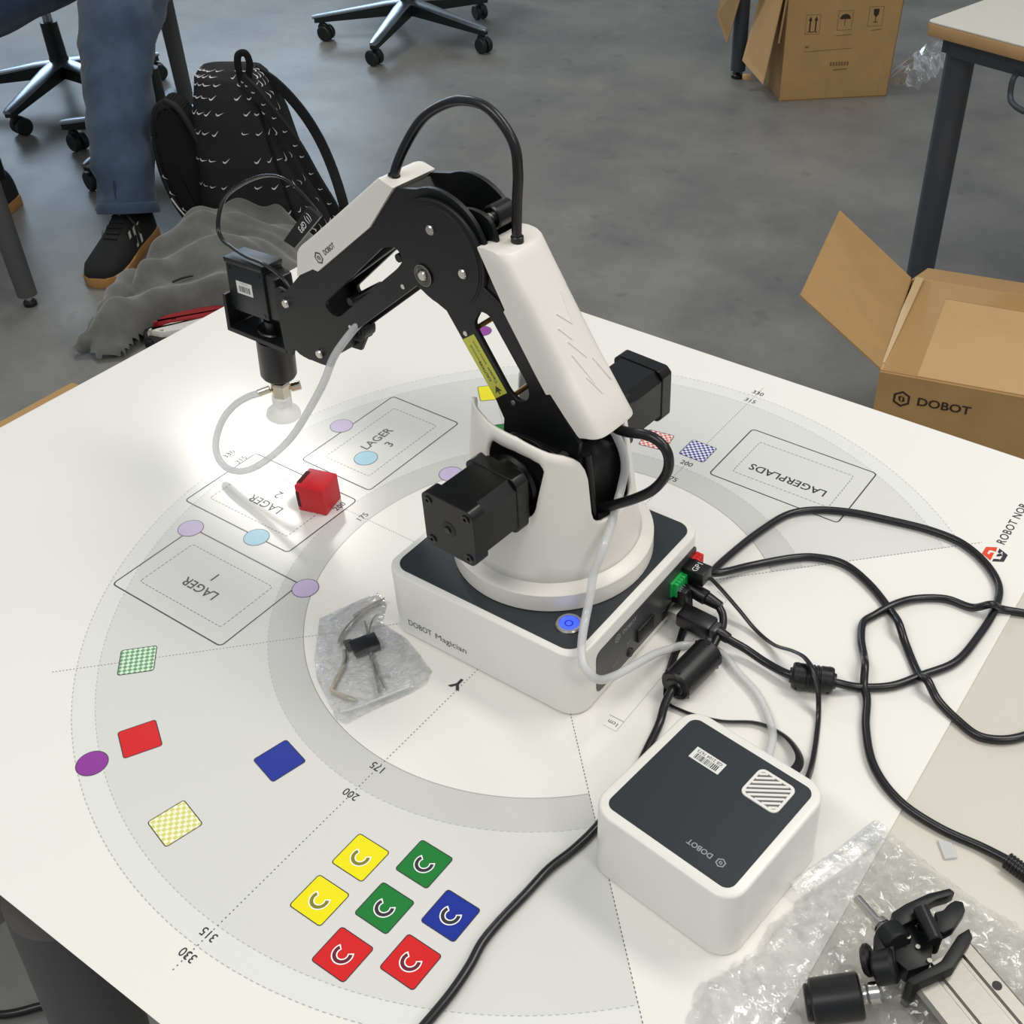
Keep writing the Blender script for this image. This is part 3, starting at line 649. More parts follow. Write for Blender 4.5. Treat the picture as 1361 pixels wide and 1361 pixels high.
# gripper head: bracket, servo, spindle
brk = [(316.5, 126), (246, 131), (240, 178), (236.5, 178), (241.5, 126), (247, 126.5), (320, 121.5), (316.5, 156), (312.5, 156)]
mkbm('servo_bracket', tf(prism_bm([(313, 156), (317, 122), (243, 126.5), (243, 131), (312.5, 126.5), (309.5, 156)], -15, 15, .4, 1), AX), black_metal, rb)
mkbm('bracket_ear', tf(prism_bm(round_poly([(246, 126), (246, 180), (240, 186), (226, 184), (224, 168), (238, 126)], 4), 12.5, 15, .3, 1), AX), black_metal, rb)
sv = mkbm('servo_body', tf(prism_bm([(307, 183), (263, 187), (266, 145), (312, 141)], -10, 10, 1.3, 2), AX), servo_black, rb)
mkbm('servo_lid', tf(prism_bm([(308, 187.5), (262.5, 191.5), (262.8, 187), (307.5, 183)], -10.5, 10.5, .8, 2), AX), servo_black, sv)
mkbm('servo_gear_case', tf(prism_bm(round_poly([(263, 186), (252, 184), (253, 148), (266, 146)], 2), -9, 8, .8, 1), AX), black_rubber, sv)
_sx = Vector((-44, 0, 4)).normalized(); _sz = Vector((3, 0, -42)).normalized() * -1
def SV(ox, oz, h=0.15): return lambda p: A(Vector((288, 10 + h + p[2], 163)) + _sx * (p[0] + ox) + _sz * (p[1] + oz))
pl = flat('barcode_label', [[(-9.5, -5.5), (9.5, -5.5), (9.5, 5.5), (-9.5, 5.5)]], SV(-1, 3), paper_lab, sv)
def bars(name, w, h, T, parent, seed=3, m=ink):
    rr = random.Random(seed); x = -w / 2; P = []
    while x < w / 2:
        b = rr.choice((0.25, 0.4, 0.65)); P.append([(x, -h / 2), (min(x + b, w / 2), -h / 2), (min(x + b, w / 2), h / 2), (x, h / 2)]); x += b + rr.choice((0.3, 0.45, 0.6))
    return flat(name, P, T, m, parent)
bars('barcode', 14, 5.2, SV(-1, 2, .2), pl)
text('barcode_digits', '1 5 10 0 1 3 7', 1.4, SV(-1, 7, .2), ink, pl)
for q in ((303, 180), (267, 183), (270, 148), (308, 144)):
    mkbm('servo_screw', tf(lathe_bm([(1.3, 0), (1.3, .5), (0, .5)], 12), lambda p: A((q[0] + p[0], 10 + p[2], q[1] + p[1]))), black_gloss, sv)
hd = Vector((0.12, 0, -0.993)); HT = Vector((278.5, 0, 118))
def H(d): return A(HT + hd * d)
rod('coupling_disc', H(-14), H(-8), 12.5, black_gloss, rb, 32, bev=1); rod('coupling_hub', H(-22), H(-14), 7, black_rubber, rb, 24)
mkbm('spindle_sleeve', tf(lathe_bm([(14.5, 0), (14.5, 35), (13.4, 37), (8, 37)], 36), along(H(-5), H(30))), black_rubber, rb)
rod('spindle_neck', H(30), H(44), 4.6, black_gloss, rb, 20)
ft = rod('brass_fitting', H(39), H(53), 8.2, brass, rb, 6, bev=1.5)
rod('hose_barb', A((285 + 5, 6, 72.5)), A((296, 14, 70)), 3.2, brass, ft, 16, bev=.6); rod('side_screw', A((279, -6, 72)), A((274, -13, 73)), 4.0, brass, ft, 12, bev=.8)
mkbm('suction_cup', tf(lathe_bm([(6, 0), (7.8, 2), (8, 8), (6.6, 10.5), (8.5, 13), (13.6, 18.5), (14.2, 21), (13, 21), (7, 14), (0, 13)], 36), along(H(52), H(60))), cup_mat, rb)
# hoses and wires that ride on the arm
tube('suction_hose', [A(p) for p in [(152, 12, 188), (159.4, 17, 178.3), (175.3, 24, 155.4), (187.8, 28, 130.1), (205.6, 32, 101.5), (229.5, 38, 66.8), (252.0, 46, 42.4), (277.8, 53, 22.3), (300.1, 55, 15.3), (320.0, 50, 16.0), (330.1, 42, 23.4), (327.7, 32, 40.6), (319, 23, 54), (306.2, 17, 64), (294.8, 12.5, 70)]], 2.9, silicone, rb)
tube('power_cable', [A(p) for p in [(110, 8, 296), (106.9, 8, 302.8), (105.1, 7, 308.3), (98.4, 4, 322.3), (84.3, 1, 341.1), (66.0, 0, 353.4), (50.2, 0, 359.0), (33.5, 0, 359.2), (21.3, 0, 352.3), (13.1, 0, 341.6), (11.6, 0, 326.1), (13.5, 0, 307.5), (15.0, 0, 288.2), (15, 0, 276)]], 3.1, cable_black, rb)
for p0, p1 in (((108.5, 8, 299), (106.6, 8, 303.4)), ((14.8, 0, 281), (14.8, 0, 286.5))): rod('cable_grommet', A(p0), A(p1), 4.0, black_rubber, rb, 18, bev=.5)
tube('rear_cable', [A(p) for p in [(-38, -8, 168), (-45.2, -8, 172.0), (-49.4, -8, 172.2), (-55.5, -8, 171.4), (-64.2, -8, 172.8), (-75.2, -8, 176.1), (-84.3, -8, 176.3), (-91.3, -8, 172.6), (-94.4, -8, 165.5), (-94.3, -7, 156.6), (-90.9, -5, 147.5), (-85.0, -3, 139.0), (-76.0, 0, 131.0), (-64.2, 3, 122.6), (-51.9, 6, 115.0), (-44, 8, 112)]], 3.4, cable_black, rb)
tube('servo_wire', [A(p) for p in [(236, 6, 180), (243.3, 6, 187.0), (259.0, 8, 194.4), (284.3, 6, 193), (306, 2, 192.5), (322.2, -2, 192.6), (330.3, -6, 198.0), (322.6, -10, 220.2), (300.5, -12, 238.0), (268.6, -14, 253.4), (247.8, -14, 256.8), (234.4, -14, 252.8), (223.3, -13, 248.2), (210, -12, 240.0)]], 0.95, cable_black, rb, flat=(1.7, 0.95))
tg = mkbm('port_plug', tf(prism_bm([(215.6, 247.2), (203.4, 243.1), (226, 212), (250.6, 210.9), (238, 226)][:2] + [(238.8, 208.7), (250.6, 210.9)], -8.5, -5.5, .3, 1), AX), black_rubber, rb)
_p0 = Vector((0, -5.3, 0)); _a = Vector((244.7, 0, 209.8)); _b = Vector((209.5, 0, 245.1)); _gu = (_b - _a).normalized(); _gv = Vector((_gu.z, 0, -_gu.x))
if _gv.x < 0: _gv = -_gv
text('plug_lettering', '(1) GP3', 5.0, lambda p: A(_b - _gu * (6 + p[0]) - _gv * p[1] + Vector((0, -5.2, 0))), logo_white, tg, align='LEFT', bold=.1)
# ------------------------------------------------------------------ things on the table
def cube_thing():
    o = thing('wooden_cube', 'small red cube with a dark slot on one side, on the mat beside the robot', 'cube', (218, 8, 0))
    ang = math.atan2(17.4 - 23.9, 206 - 229.2); c = Vector((222.0 - 1.5, 5.5, 12.75)) + Vector((0, 3, 0)); c = Vector((221.8, 6.2, 12.75))
    bm = box_bm((0, 0, 0), (25, 25, 25), 0.6, 2)
    R_ = Matrix.Rotation(ang, 3, 'Z')
    T = lambda p: c + R_ @ Vector(p)
    mkbm('cube_body', tf(bm, T), red_plastic, o)
    # the slot faces the far left side (+x)
    box('side_slot', (-12.4, 0, -1), (0.8, 17, 12), red_dark, o, .2, T=T); box('side_slot', (-10.9, 0, 12.3), (4, 16, .8), red_dark, o, .2, T=T); box('side_slot', (-11.0, -12.3, -1), (3, .8, 15), red_dark, o, .2, T=T); box('side_slot', (-11.0, 12.3, -1), (3, .8, 15), red_dark, o, .2, T=T)
cube_thing()

# pump box
pp = thing('air_pump_box', 'white square pump box with dark top panel and slotted vent, in front of the robot', 'pump', (-204, 120, 0))
PC = Vector((-206.5, 122.5, 0)); pa = Vector((-250 + 156, 176 - 165, 0)).normalized(); 
PFr = lambda p: PC + pa * p[0] + Vector((-pa.y, pa.x, 0)) * p[1] * 1.0 + Vector((0, 0, p[2]))
# local x: toward -x(world) / the viewer's right, local y: toward -y ... keep right handed
PW, PH_, PT = 99, 97, 55
pb_ = prism_bm(rrect(PW, PH_, 14, 7), 1, PT, 0)
es = [e for e in pb_.edges if all(abs(v.co.z - PT) < 0.1 for v in e.verts)]
bmesh.ops.bevel(pb_, geom=es, offset=2.0, segments=3, affect='EDGES', profile=0.5)
for v in pb_.verts:
    k = 1 + 0.02 * (1 - v.co.z / PT); v.co.x *= k; v.co.y *= k
ps = mkbm('pump_housing', tf(pb_, PFr), white_smooth, pp)
pt = mkbm('top_panel', tf(prism_bm(rrect(86, 84, 6, 5), PT - .4, PT + .35, .15, 1), PFr), dark_plate, pp)
def PTp(cx, cy, rot=0): 
    c, s = math.cos(rot), math.sin(rot)
    return lambda p: PFr(((cx + p[0] * c - p[1] * s), (cy + p[0] * s + p[1] * c), PT + .45 + p[2]))
def loc(x, y):
    d = Vector((x, y, 0)) - PC; return d.dot(pa), d.dot(Vector((-pa.y, pa.x, 0)))
lx, ly = loc(-192, 100.5)
pl2 = flat('barcode_label', [[(-10.5, -4.6), (10.5, -4.6), (10.5, 4.6), (-10.5, 4.6)]], PTp(lx, ly, PI), paper_lab, pt)
bars('barcode', 16, 4.2, lambda p: PTp(lx, ly, PI)((p[0], p[1] + 1.4, .1)), pl2, 5)
text('barcode_digits', 'GB 2104 7673', 2.2, lambda p: PTp(lx, ly, PI)((p[0], p[1] - 2.6, .1)), ink, pl2)
vx, vy = loc(-231.5, 100.5)
vt = mkbm('vent_frame', tf(plate_bm(rrect(24.5, 22.5, 4, 4, vx, vy), [rrect(21.5, 19.5, 3, 4, vx, vy)], PT + .2, PT + 1.2, .15), PFr), white_smooth, pp)
mkbm('vent_recess', tf(prism_bm(rrect(21.5, 19.5, 3, 4, vx, vy), PT + .30, PT + .42), PFr), mat('vent_shadow', S(108, 106, 102), .6), vt)
for i in range(-7, 8):
    o = i * 2.9; pts = []
    # slanted slats clipped to the opening
    ang = math.radians(38); d = Vector((math.cos(ang), math.sin(ang))); nrm = Vector((-d.y, d.x)); base = nrm * o * 1.0
    lo_t, hi_t = -99, 99
    for ax, lim in ((0, 10.6), (1, 9.6)):
        a, b = (-lim - base[ax]) / d[ax], (lim - base[ax]) / d[ax]; lo_t = max(lo_t, min(a, b)); hi_t = min(hi_t, max(a, b))
    if hi_t - lo_t < 2: continue
    p, q = base + d * lo_t, base + d * hi_t
    mkbm('vent_slat', tf(prism_bm([(vx + (p + nrm * s).x, vy + (p + nrm * s).y) for s in (-.75, .75)] + [(vx + (q + nrm * s).x, vy + (q + nrm * s).y) for s in (.75, -.75)], PT + .4, PT + 1.1, .1, 1), PFr), white_smooth, vt)
ex, ey = loc(-232, 156.5)
hexlogo('maker_emblem', lambda p: PTp(ex, ey, PI)((p[0], p[1], 0)), 3.0, panel_print, pt, 'DOBOT', 3.4, 5.5)

# cables
def cable(name, label, P, r, cat='cable', k=6, flat_=None, group=None):
    o = thing(name, label, cat, (P[0][0], P[0][1], 0), group); tube('cord', P, r, cable_black, o, k, flat=flat_); return o
uc = cable('usb_cable', 'thick black USB cable with ribbed ferrite looping far out to the right', [(-127, -31, 16), (-136.3, -31.0, 13.0), (-148.8, -32.9, 9.0), (-167.8, -30.6, 7.0), (-188, -28.3, 9.0), (-213.0, -37.8, 9.0), (-227.8, -47.6, 4.0), (-246.4, -61.8, 3.4), (-259.8, -82.3, 3.4), (-274.5, -106.6, 3.4), (-279.2, -139.1, 3.4), (-279.8, -172.9, 3.4), (-274.5, -198.3, 3.4), (-258.4, -217.8, 3.4), (-234.4, -231.4, 3.4), (-209.2, -233.2, 3.4), (-174.0, -226.7, 3.4), (-145.0, -218.9, 3.4), (-121.0, -206.5, 3.4), (-105.5, -190.4, 3.4), (-95.9, -156.8, 4), (-90.5, -119.0, 5.0), (-89.6, -97, 7.0), (-91, -89, 9.0), (-96, -92.2, 9.0), (-110.3, -117.0, 5.0), (-134.2, -145.9, 3.4), (-146.2, -153.9, 3.4), (-166.0, -158.7, 3.4), (-192.0, -148.5, 3.4), (-218.5, -128.9, 3.4), (-229, -115, 9), (-237.9, -106.1, 3.6), (-259, -81, 3.6), (-266.0, -73.9, 10.0), (-277, -67, 4), (-295.1, -58.7, 1.8), (-310.6, -53.8, 1.8), (-323.9, -58.8, 1.8), (-335.5, -70.3, 1.8), (-347.9, -92.2, 1.8), (-362, -120, 1.8)], 3.0)
def ferrite(name, p0, p1, r, parent, ribs):
    L = (Vector(p1) - Vector(p0)).length; prof = [(3.2, 0), (r * .55, 0), (r * .6, 1.5), (r - 1, 1.8), (r, 3)]
    if ribs:
        for i in range(4): z = L / 2 - 5 + i * 2.8; prof += [(r, z), (r - .6, z + .6), (r - .6, z + 1.2), (r, z + 1.8)]
    prof += [(r, L - 3), (r - 1, L - 1.8), (r * .6, L - 1.5), (r * .55, L), (3.2, L)]
    f = mkbm(name, tf(lathe_bm(prof, 32), along(p0, p1)), black_rubber, parent, autosm=35)
    T = along(p0, p1)
    for i in range(6):
        a = i * PI / 3 + .4
        for z in (5, L - 5): mkbm('clip_hole', tf(box_bm((r * math.cos(a), r * math.sin(a), z), (1.2, 1.2, 1.6), 0), T), port_black, f)
    return f
ferrite('ferrite_core', (-186, -27.5, 9.4), (-215, -39.5, 9.4), 9.2, uc, True)
# USB plug: metal tongue, body, strain relief
UF = frame((-91, -33, 15), (-1, 0.03, -.02))
mkbm('plug_metal', tf(box_bm((2, 0, 0), (8, 12, 7), .5), UF), alu, uc); mkbm('plug_body', tf(box_bm((19, 0, 0), (27, 15, 12), 2), UF), black_rubber, uc)
mkbm('plug_body', tf(box_bm((34, 0, 0), (6, 11, 9), 1.5), UF), dark_panel, uc)
rod('strain_relief', UF((36, 0, 0)), UF((46, 0, -1.5)), 4.6, black_rubber, uc, 16, r2=3.8, bev=.6)
mc = cable('micro_usb_cable', 'black cable looping on the table into a ribbed plug at the right edge', [(-350, -205, 1.8), (-330.3, -191.5, 1.8), (-300.4, -184, 1.8), (-283, -176, 4), (-277.1, -169.6, 10.2), (-266, -166, 4), (-246.2, -164.6, 3.4), (-227.3, -152.1, 3.6), (-217, -137, 4.5), (-209.0, -119.5, 3.4), (-205.4, -108.6, 3.4), (-211.0, -91.6, 3.4), (-220, -76, 4.2), (-225.3, -63.6, 9.8), (-231, -51, 4.5), (-237.3, -41.6, 3.4), (-246.8, -18.3, 3.4), (-264.5, 8.8, 3.4), (-287.6, 23.8, 2.6), (-315.4, 28.5, 1.8), (-342.9, 27.6, 2.0), (-359.5, 29.6, 4)], 2.9)
MF = frame((-357, 29.8, 4.2), (-1, .25, 0))
for i in range(8): rod('strain_rib', MF((i * 2.1, 0, 0)), MF((i * 2.1 + 1.4, 0, 0)), 5.2, black_rubber, mc, 16, bev=.3)
rod('strain_core', MF((0, 0, 0)), MF((18, 0, 0)), 4.4, black_rubber, mc, 16); mkbm('plug_body', tf(box_bm((30, 0, 0), (26, 12, 9), 2), MF), black_rubber, mc)
gc = cable('pump_signal_cable', 'thin black cable from the GP1 plug curving over the ribbed ferrite to the pump box', [(-98, -58, 33), (-103, -62, 30), (-109.6, -64.4, 23), (-127.4, -63.0, 11), (-144.4, -58.0, 4), (-162.0, -51.2, 5), (-180.3, -43.7, 15), (-192.0, -36.7, 21), (-202.2, -28.5, 21), (-209.8, -21.0, 14), (-215.5, -12.7, 3), (-222.3, 3.9, 1.8), (-231, 30, 4), (-235.5, 50, 12), (-236, 73, 18)], 1.35, flat_=(2.4, 1.3))
GF = frame((-86.5, -57, 35), (-1, 0.02, .05))
g = mkbm('plug_body', tf(box_bm((8, 0, 0), (18, 13, 11), .8), GF), black_rubber, gc)
text('plug_lettering', 'GP1', 4.6, lambda p: GF((9 - p[1], p[0], 5.7)), logo_white, g)
mkbm('plug_body', tf(box_bm((-.5, 0, -1), (5, 8, 7), .3), GF), port_black, gc)
pc = cable('power_cable', 'black power cable with smooth ferrite running under the pump box to the front edge', [(-118, -50.5, 18), (-122.3, -47.6, 16), (-127.0, -40.0, 14), (-129.1, -29.0, 13), (-130.6, -16.9, 11.5), (-129, 5, 11.5), (-127.3, 28.3, 11.5), (-128.5, 41, 8), (-131.8, 52.4, 3.4), (-136.5, 75, 3.2), (-139.8, 92, 3.2), (-141.6, 112, 3.2), (-143.0, 136.1, 3.2), (-142.2, 151.3, 3.2), (-139.9, 166, 3.2), (-135.8, 183.0, 3.2), (-134.3, 203.1, 3.2), (-132.3, 228.2, 3.2), (-132.4, 242.0, 3.2), (-135.1, 255.9, 3.2), (-136.7, 273.4, 3.2), (-136.4, 294.8, 3.2), (-135.6, 309.1, 3.2), (-134, 345, 3.2)], 2.9)
ferrite('ferrite_core', (-131.2, -15.5, 12), (-127.3, 29, 12), 11.5, pc, False)
DF = frame((-88, -53, 22), (-1, .05, -.10))
rod('barrel_plug', DF((0, 0, 0)), DF((19, 0, 0)), 5.6, black_rubber, pc, 24, bev=.8); rod('strain_relief', DF((19, 0, 0)), DF((31, 0, -.5)), 4.8, black_rubber, pc, 20, r2=3.6, bev=.6)
sc_ = cable('pump_ribbon_cable', 'flat thin black SW1 lead passing under the smooth ferrite to the pump box', [(-87, -47.5, 29), (-94, -44.8, 26), (-99.8, -38.7, 14), (-101.6, -27.9, 4), (-105.7, -14.7, 1.6), (-110.3, 1.5, 1.6), (-118, 20, 1.2), (-127, 33.5, 1.2), (-136.5, 34, 1.2), (-148.5, 32.6, 1.6), (-165, 27.5, 1.8), (-185.6, 16.1, 2), (-204.5, 16.8, 3), (-217.9, 25.6, 6), (-225.2, 37.2, 11), (-226.5, 50, 15), (-224, 72, 18)], 1.2, flat_=(3.2, .9))
SF = frame((-86.5, -41, 24), (-1, 0.0, .05)); q = mkbm('plug_body', tf(box_bm((5, 0, 0), (12, 8, 13), .8), SF), black_rubber, sc_)
text('plug_lettering', 'SW1', 3.2, lambda p: SF((5.5 - p[1], p[0], 6.6)), panel_print, q)
ah = thing('air_hose', 'clear air hose hanging past the robot base corner to the pump box', 'hose', (-99, 0, 0))
tube('hose_wall', [A((-40, -14, 168)), A((-47.3, -14.0, 163)), A((-54.0, -14.0, 152)), A((-56.5, -14.0, 138.6)), A((-56.0, -11.0, 124)), (-60, -2, 114), (-66, 12, 112.5), (-68.5, 25, 104), (-67, 34, 88), (-69.5, 41.5, 76), (-72.5, 51.1, 66.5), (-79.5, 65.3, 64), (-86.5, 76.2, 65.2), (-92.5, 83.0, 62.8), (-97.5, 83.2, 56.8), (-100, 75.7, 46.4), (-101, 61.2, 37.2), (-101.5, 45.2, 30.0), (-102, 27.3, 22.5), (-102.5, 10.3, 15), (-104, -4.0, 7.3), (-108.6, -16.4, 3.6), (-123.4, -26.5, 3.2), (-140, -22.5, 3.2), (-152.9, -15.2, 3.2), (-172, -5.9, 3.2), (-187, 6.4, 3.2), (-199.0, 22.0, 5.5), (-205.3, 39.1, 9), (-207.4, 50, 12.0), (-207, 75, 16)], 2.9, silicone, ah, n=14)

# zip bag with hex keys
bg = thing('zip_bag', 'clear crinkled plastic bag of hex keys lying beside the robot base', 'bag', (70, 115, 0))
plastic = bpy.data.materials.new('clear_film'); plastic.use_nodes = True
def film(m, op, white, rough=0.12):
    nt = m.node_tree; nt.nodes.clear(); out = nt.nodes.new('ShaderNodeOutputMaterial'); t = nt.nodes.new('ShaderNodeBsdfTransparent'); t.inputs[0].default_value = (1, 1, 1, 1)
    g_ = nt.nodes.new('ShaderNodeBsdfGlossy'); g_.inputs['Roughness'].default_value = rough; g_.inputs[0].default_value = (0.95, 0.97, 1, 1)
    d = nt.nodes.new('ShaderNodeBsdfDiffuse'); d.inputs[0].default_value = (0.92, 0.93, 0.93, 1)
    m1 = nt.nodes.new('ShaderNodeMixShader'); m2 = nt.nodes.new('ShaderNodeMixShader'); lw = nt.nodes.new('ShaderNodeFresnel'); lw.inputs[0].default_value = 1.5
    geo = nt.nodes.new('ShaderNodeNewGeometry'); n = nt.nodes.new('ShaderNodeTexNoise'); n.inputs['Scale'].default_value = 90; n.inputs['Detail'].default_value = 4
    bp = nt.nodes.new('ShaderNodeBump'); bp.inputs['Strength'].default_value = .6; bp.inputs['Distance'].default_value = .003
    nt.links.new(geo.outputs['Position'], n.inputs['Vector']); nt.links.new(n.outputs['Fac'], bp.inputs['Height'])
    for s in (g_, lw): nt.links.new(bp.outputs['Normal'], s.inputs['Normal'])
    ad = nt.nodes.new('ShaderNodeMath'); ad.operation = 'MULTIPLY_ADD'; ad.inputs[1].default_value = 0.5; ad.inputs[2].default_value = op; ad.use_clamp = True
    nt.links.new(lw.outputs[0], ad.inputs[0])
    m1.inputs[0].default_value = white; nt.links.new(t.outputs[0], m1.inputs[1]); nt.links.new(d.outputs[0], m1.inputs[2])
    nt.links.new(ad.outputs[0], m2.inputs[0]); nt.links.new(m1.outputs[0], m2.inputs[1]); nt.links.new(g_.outputs[0], m2.inputs[2]); nt.links.new(m2.outputs[0], out.inputs[0])
film(plastic, 0.0, 0.05)
wrap_film = bpy.data.materials.new('bubble_film'); wrap_film.use_nodes = True; film(wrap_film, 0.04, 0.07, 0.12)
def inside(p, P):
    c = False; j = len(P) - 1
    for i in range(len(P)):
        if (P[i][1] > p[1]) != (P[j][1] > p[1]) and p[0] < (P[j][0] - P[i][0]) * (p[1] - P[i][1]) / (P[j][1] - P[i][1]) + P[i][0]: c = not c
        j = i
    return c
def edged(p, P):
    d = 1e9
    for i in range(len(P)):
        a, b = Vector(P[i - 1]), Vector(P[i]); q = Vector(p); t = max(0, min(1, (q - a).dot(b - a) / (b - a).length_squared)); d = min(d, (q - a - (b - a) * t).length)
    return d
from mathutils import noise
def sheet(name, P, step, hf, m, parent, jit=0.35, seed=1):
    rr = random.Random(seed); x0, x1 = min(p[0] for p in P), max(p[0] for p in P); y0, y1 = min(p[1] for p in P), max(p[1] for p in P)
    nx, ny = int((x1 - x0) / step) + 2, int((y1 - y0) / step) + 2; V = {}; vs = []; fs = []
    for i in range(nx):
        for j in range(ny):
            p = (x0 + i * step, y0 + j * step)
            if inside(p, P):
                q = (p[0] + rr.uniform(-jit, jit) * step, p[1] + rr.uniform(-jit, jit) * step); V[i, j] = len(vs); vs.append((q[0], q[1], hf(q, edged(q, P))))
    for i in range(nx):
        for j in range(ny):
            k = [(i, j), (i + 1, j), (i + 1, j + 1), (i, j + 1)]; g4 = [V[c] for c in k if c in V]
            if len(g4) == 4:
                if rr.random() < .5: fs += [[g4[0], g4[1], g4[2]], [g4[0], g4[2], g4[3]]]
                else: fs += [[g4[0], g4[1], g4[3]], [g4[1], g4[2], g4[3]]]
            elif len(g4) == 3: fs.append(g4)
    return mk(name, vs, fs, m, parent)
BAG = [(127.6, 104.1), (117.7, 75.1), (110.5, 58.9), (96, 66), (86, 82), (60, 84.5), (43.1, 91), (24.8, 98.7), (20, 110), (23.2, 122.1), (36.1, 151.8), (41.1, 167.7), (49.3, 168.6), (87.8, 147.9), (102.5, 135.1)]
def hbag(q, d): n = noise.noise(Vector((q[0] * .05, q[1] * .05, 3))); r_ = abs(noise.noise(Vector((q[0] * .16, q[1] * .07, 1)))); return 0.8 + min(d, 16) / 16 * (7 + 6 * n) * .8 + 3.4 * r_ * min(1, d / 4)
sheet('bag_film', BAG, 2.3, hbag, plastic, bg, seed=2); mkbm('bag_base', prism_bm([(x * .995 + .3, y * .99 + .7) for x, y in BAG], .3, .5), plastic, bg)
tube('zip_seam', [(27, 121, 4), (46, 158, 4), (50, 163, 4)], .9, silicone, bg)
def hexkey(label, P, r, m=chrome):
    o = thing('hex_key', label, 'hex key', (P[0][0], P[0][1], 0), 'hex keys in the plastic bag'); tube('key_shaft', P, r, m, o, 5, 6); return o
hexkey('largest hex key, long bent steel rod at the left side of the bag', [(101, 67, 3), (103.5, 80, 3), (101.5, 103, 3), (97.5, 113.5, 3), (95, 116.5, 3)], 1.5)
hexkey('brassy bent hex key at the lower left end of the bag', [(88, 119, 2.8), (80.6, 126.7, 2.8), (71.5, 147, 2.8), (69.8, 150.8, 2.8), (66, 151.4, 2.8), (49.6, 148.8, 2.8)], 1.5, brass)
hexkey('thin hex key pointing to the upper corner of the bag', [(97.5, 66, 6), (101, 73, 6), (104, 92, 6)], 1.0)
hexkey('thin straight hex key leaving the black holder toward the front', [(95, 90, 4), (84.9, 98.3, 4), (75.2, 107.6, 4), (57, 122, 3), (41.2, 134.9, 2.6)], 0.8)
hexkey('second thin hex key beside the straight one, its tip splayed', [(92, 80, 4), (90, 88, 4.4), (76.2, 105.6, 4), (58, 119, 3), (40.0, 130.2, 2.6)], 0.8)
kh = thing('key_holder', 'small black plastic key holder inside the clear bag', 'holder', (78, 108, 0))
box('holder_block', (78, 108, 4.4), (19, 13, 8), black_rubber, kh, 1.5, rot=math.radians(62)); box('holder_lug', (88, 114, 4), (6, 8, 5), black_rubber, kh, 1, rot=math.radians(62))

# bubble wrap and the gripper kit lying on it
bw_ = thing('bubble_wrap', 'crumpled clear bubble wrap at the front right corner of the table', 'bubble wrap', (-320, 120, 0))
BUB = [(-243.1, 195), (-252.8, 176), (-258.5, 160), (-259.9, 138.0), (-268, 112), (-275.0, 94), (-284.5, 72), (-281.2, 48), (-292, 47), (-305.6, 50.7), (-346.3, 61.3), (-385, 66), (-430, 80), (-440, 150), (-380, 250), (-290, 270), (-250, 225)]
def hb_(q, d):
    c = noise.noise(Vector((q[0] * .03, q[1] * .03, 7))); n = abs(noise.noise(Vector((q[0] * .11, q[1] * .11, 3)))); f_ = noise.noise(Vector((q[0] * .31, q[1] * .31, 5)))
    return 1.0 + min(d, 22) / 22 * (11 + 9 * c) + (9 * n + 3.0 * f_) * min(1, d / 6)
sheet('wrap_sheet', BUB, 3.0, lambda q, d: max(.6, hb_(q, d)), wrap_film, bw_, .45, 4)
sheet('wrap_sheet', [(x * .985 - 5, y * .97 + 4) for x, y in BUB], 5.0, lambda q, d: max(.6, .45 * hb_((q[0] + 31, q[1] + 17), d)), wrap_film, bw_, .45, 5)
mkbm('wrap_sheet', sweep_bm([(-286, 49, 4), (-276, 84, 7), (-262, 118, 6)], [(6, 0), (3, 3.5), (-3, 3), (-6, 0), (-2, 1)]), wrap_film, bw_)
gk = thing('gripper_attachment', 'black gripper with steel shaft and knob on bubble wrap', 'gripper', (-325, 140, 22))
G = lambda p: Vector(p)
tip = Vector((-297.5, 117, 27)); root_ = Vector((-318, 130, 33)); dd = (root_ - tip).normalized()
rod('steel_shaft', tip, root_ + dd * 2, 2.6, chrome, gk, 18, bev=.4); rod('steel_collar', root_ - dd * 5, root_ - dd * 1.5, 4.8, chrome, gk, 20, bev=.4); rod('steel_collar', root_ - dd * 0, root_ + dd * 3, 5.6, chrome, gk, 20, bev=.4)
rod('spindle_housing', root_ + dd * 2, root_ + dd * 13, 8.5, black_metal, gk, 24, bev=1)
def slab(name, P, z0, z1, m=black_metal, bev=.8, T=ID): return mkbm(name, tf(prism_bm(P, z0, z1, bev, 2), T), m, gk)
slab('gripper_jaw', [(-318, 122), (-322, 113), (-330, 100), (-338.5, 90.5), (-342, 91.5), (-340, 95.5), (-335, 101.5), (-332.5, 107), (-334, 111), (-331.5, 116), (-328, 122), (-324, 129)], 30, 38)
slab('gripper_jaw', [(-343.5, 96), (-347.5, 94.5), (-350.5, 99), (-349, 112), (-345.5, 118), (-341, 119), (-340, 113), (-337, 109), (-340.5, 105), (-341.5, 100)], 30, 38)
slab('gripper_body', [(-322, 127), (-330, 119), (-343, 124), (-346, 136), (-338, 146), (-326, 143)], 22, 34)
for q in ((-333, 115, 38), (-339, 119, 38), (-343, 121, 36)): rod('pivot_pin', (q[0], q[1], q[2] - 12), q, 3.2, black_gloss, gk, 16, bev=.5)
rod('gripper_cylinder', (-330, 113, 41), (-344, 127, 41), 4.2, black_rubber, gk, 18, bev=.6)
slab('end_plate', [(-355.5, 105), (-359, 109), (-357, 131), (-343, 152), (-339, 151), (-350, 131), (-352, 112)], 10, 34)
slab('linkage_plate', [(-315.5, 139), (-319, 134), (-326, 138), (-331, 148), (-327, 152), (-320, 150)], 34, 38)
rod('pivot_disc', (-322.5, 152, 30), (-331.5, 147, 35), 9.0, black_metal, gk, 28, bev=1.5); rod('pivot_disc', (-315.5, 150, 28), (-319.5, 148, 30), 8.5, black_metal, gk, 28, bev=1.5)
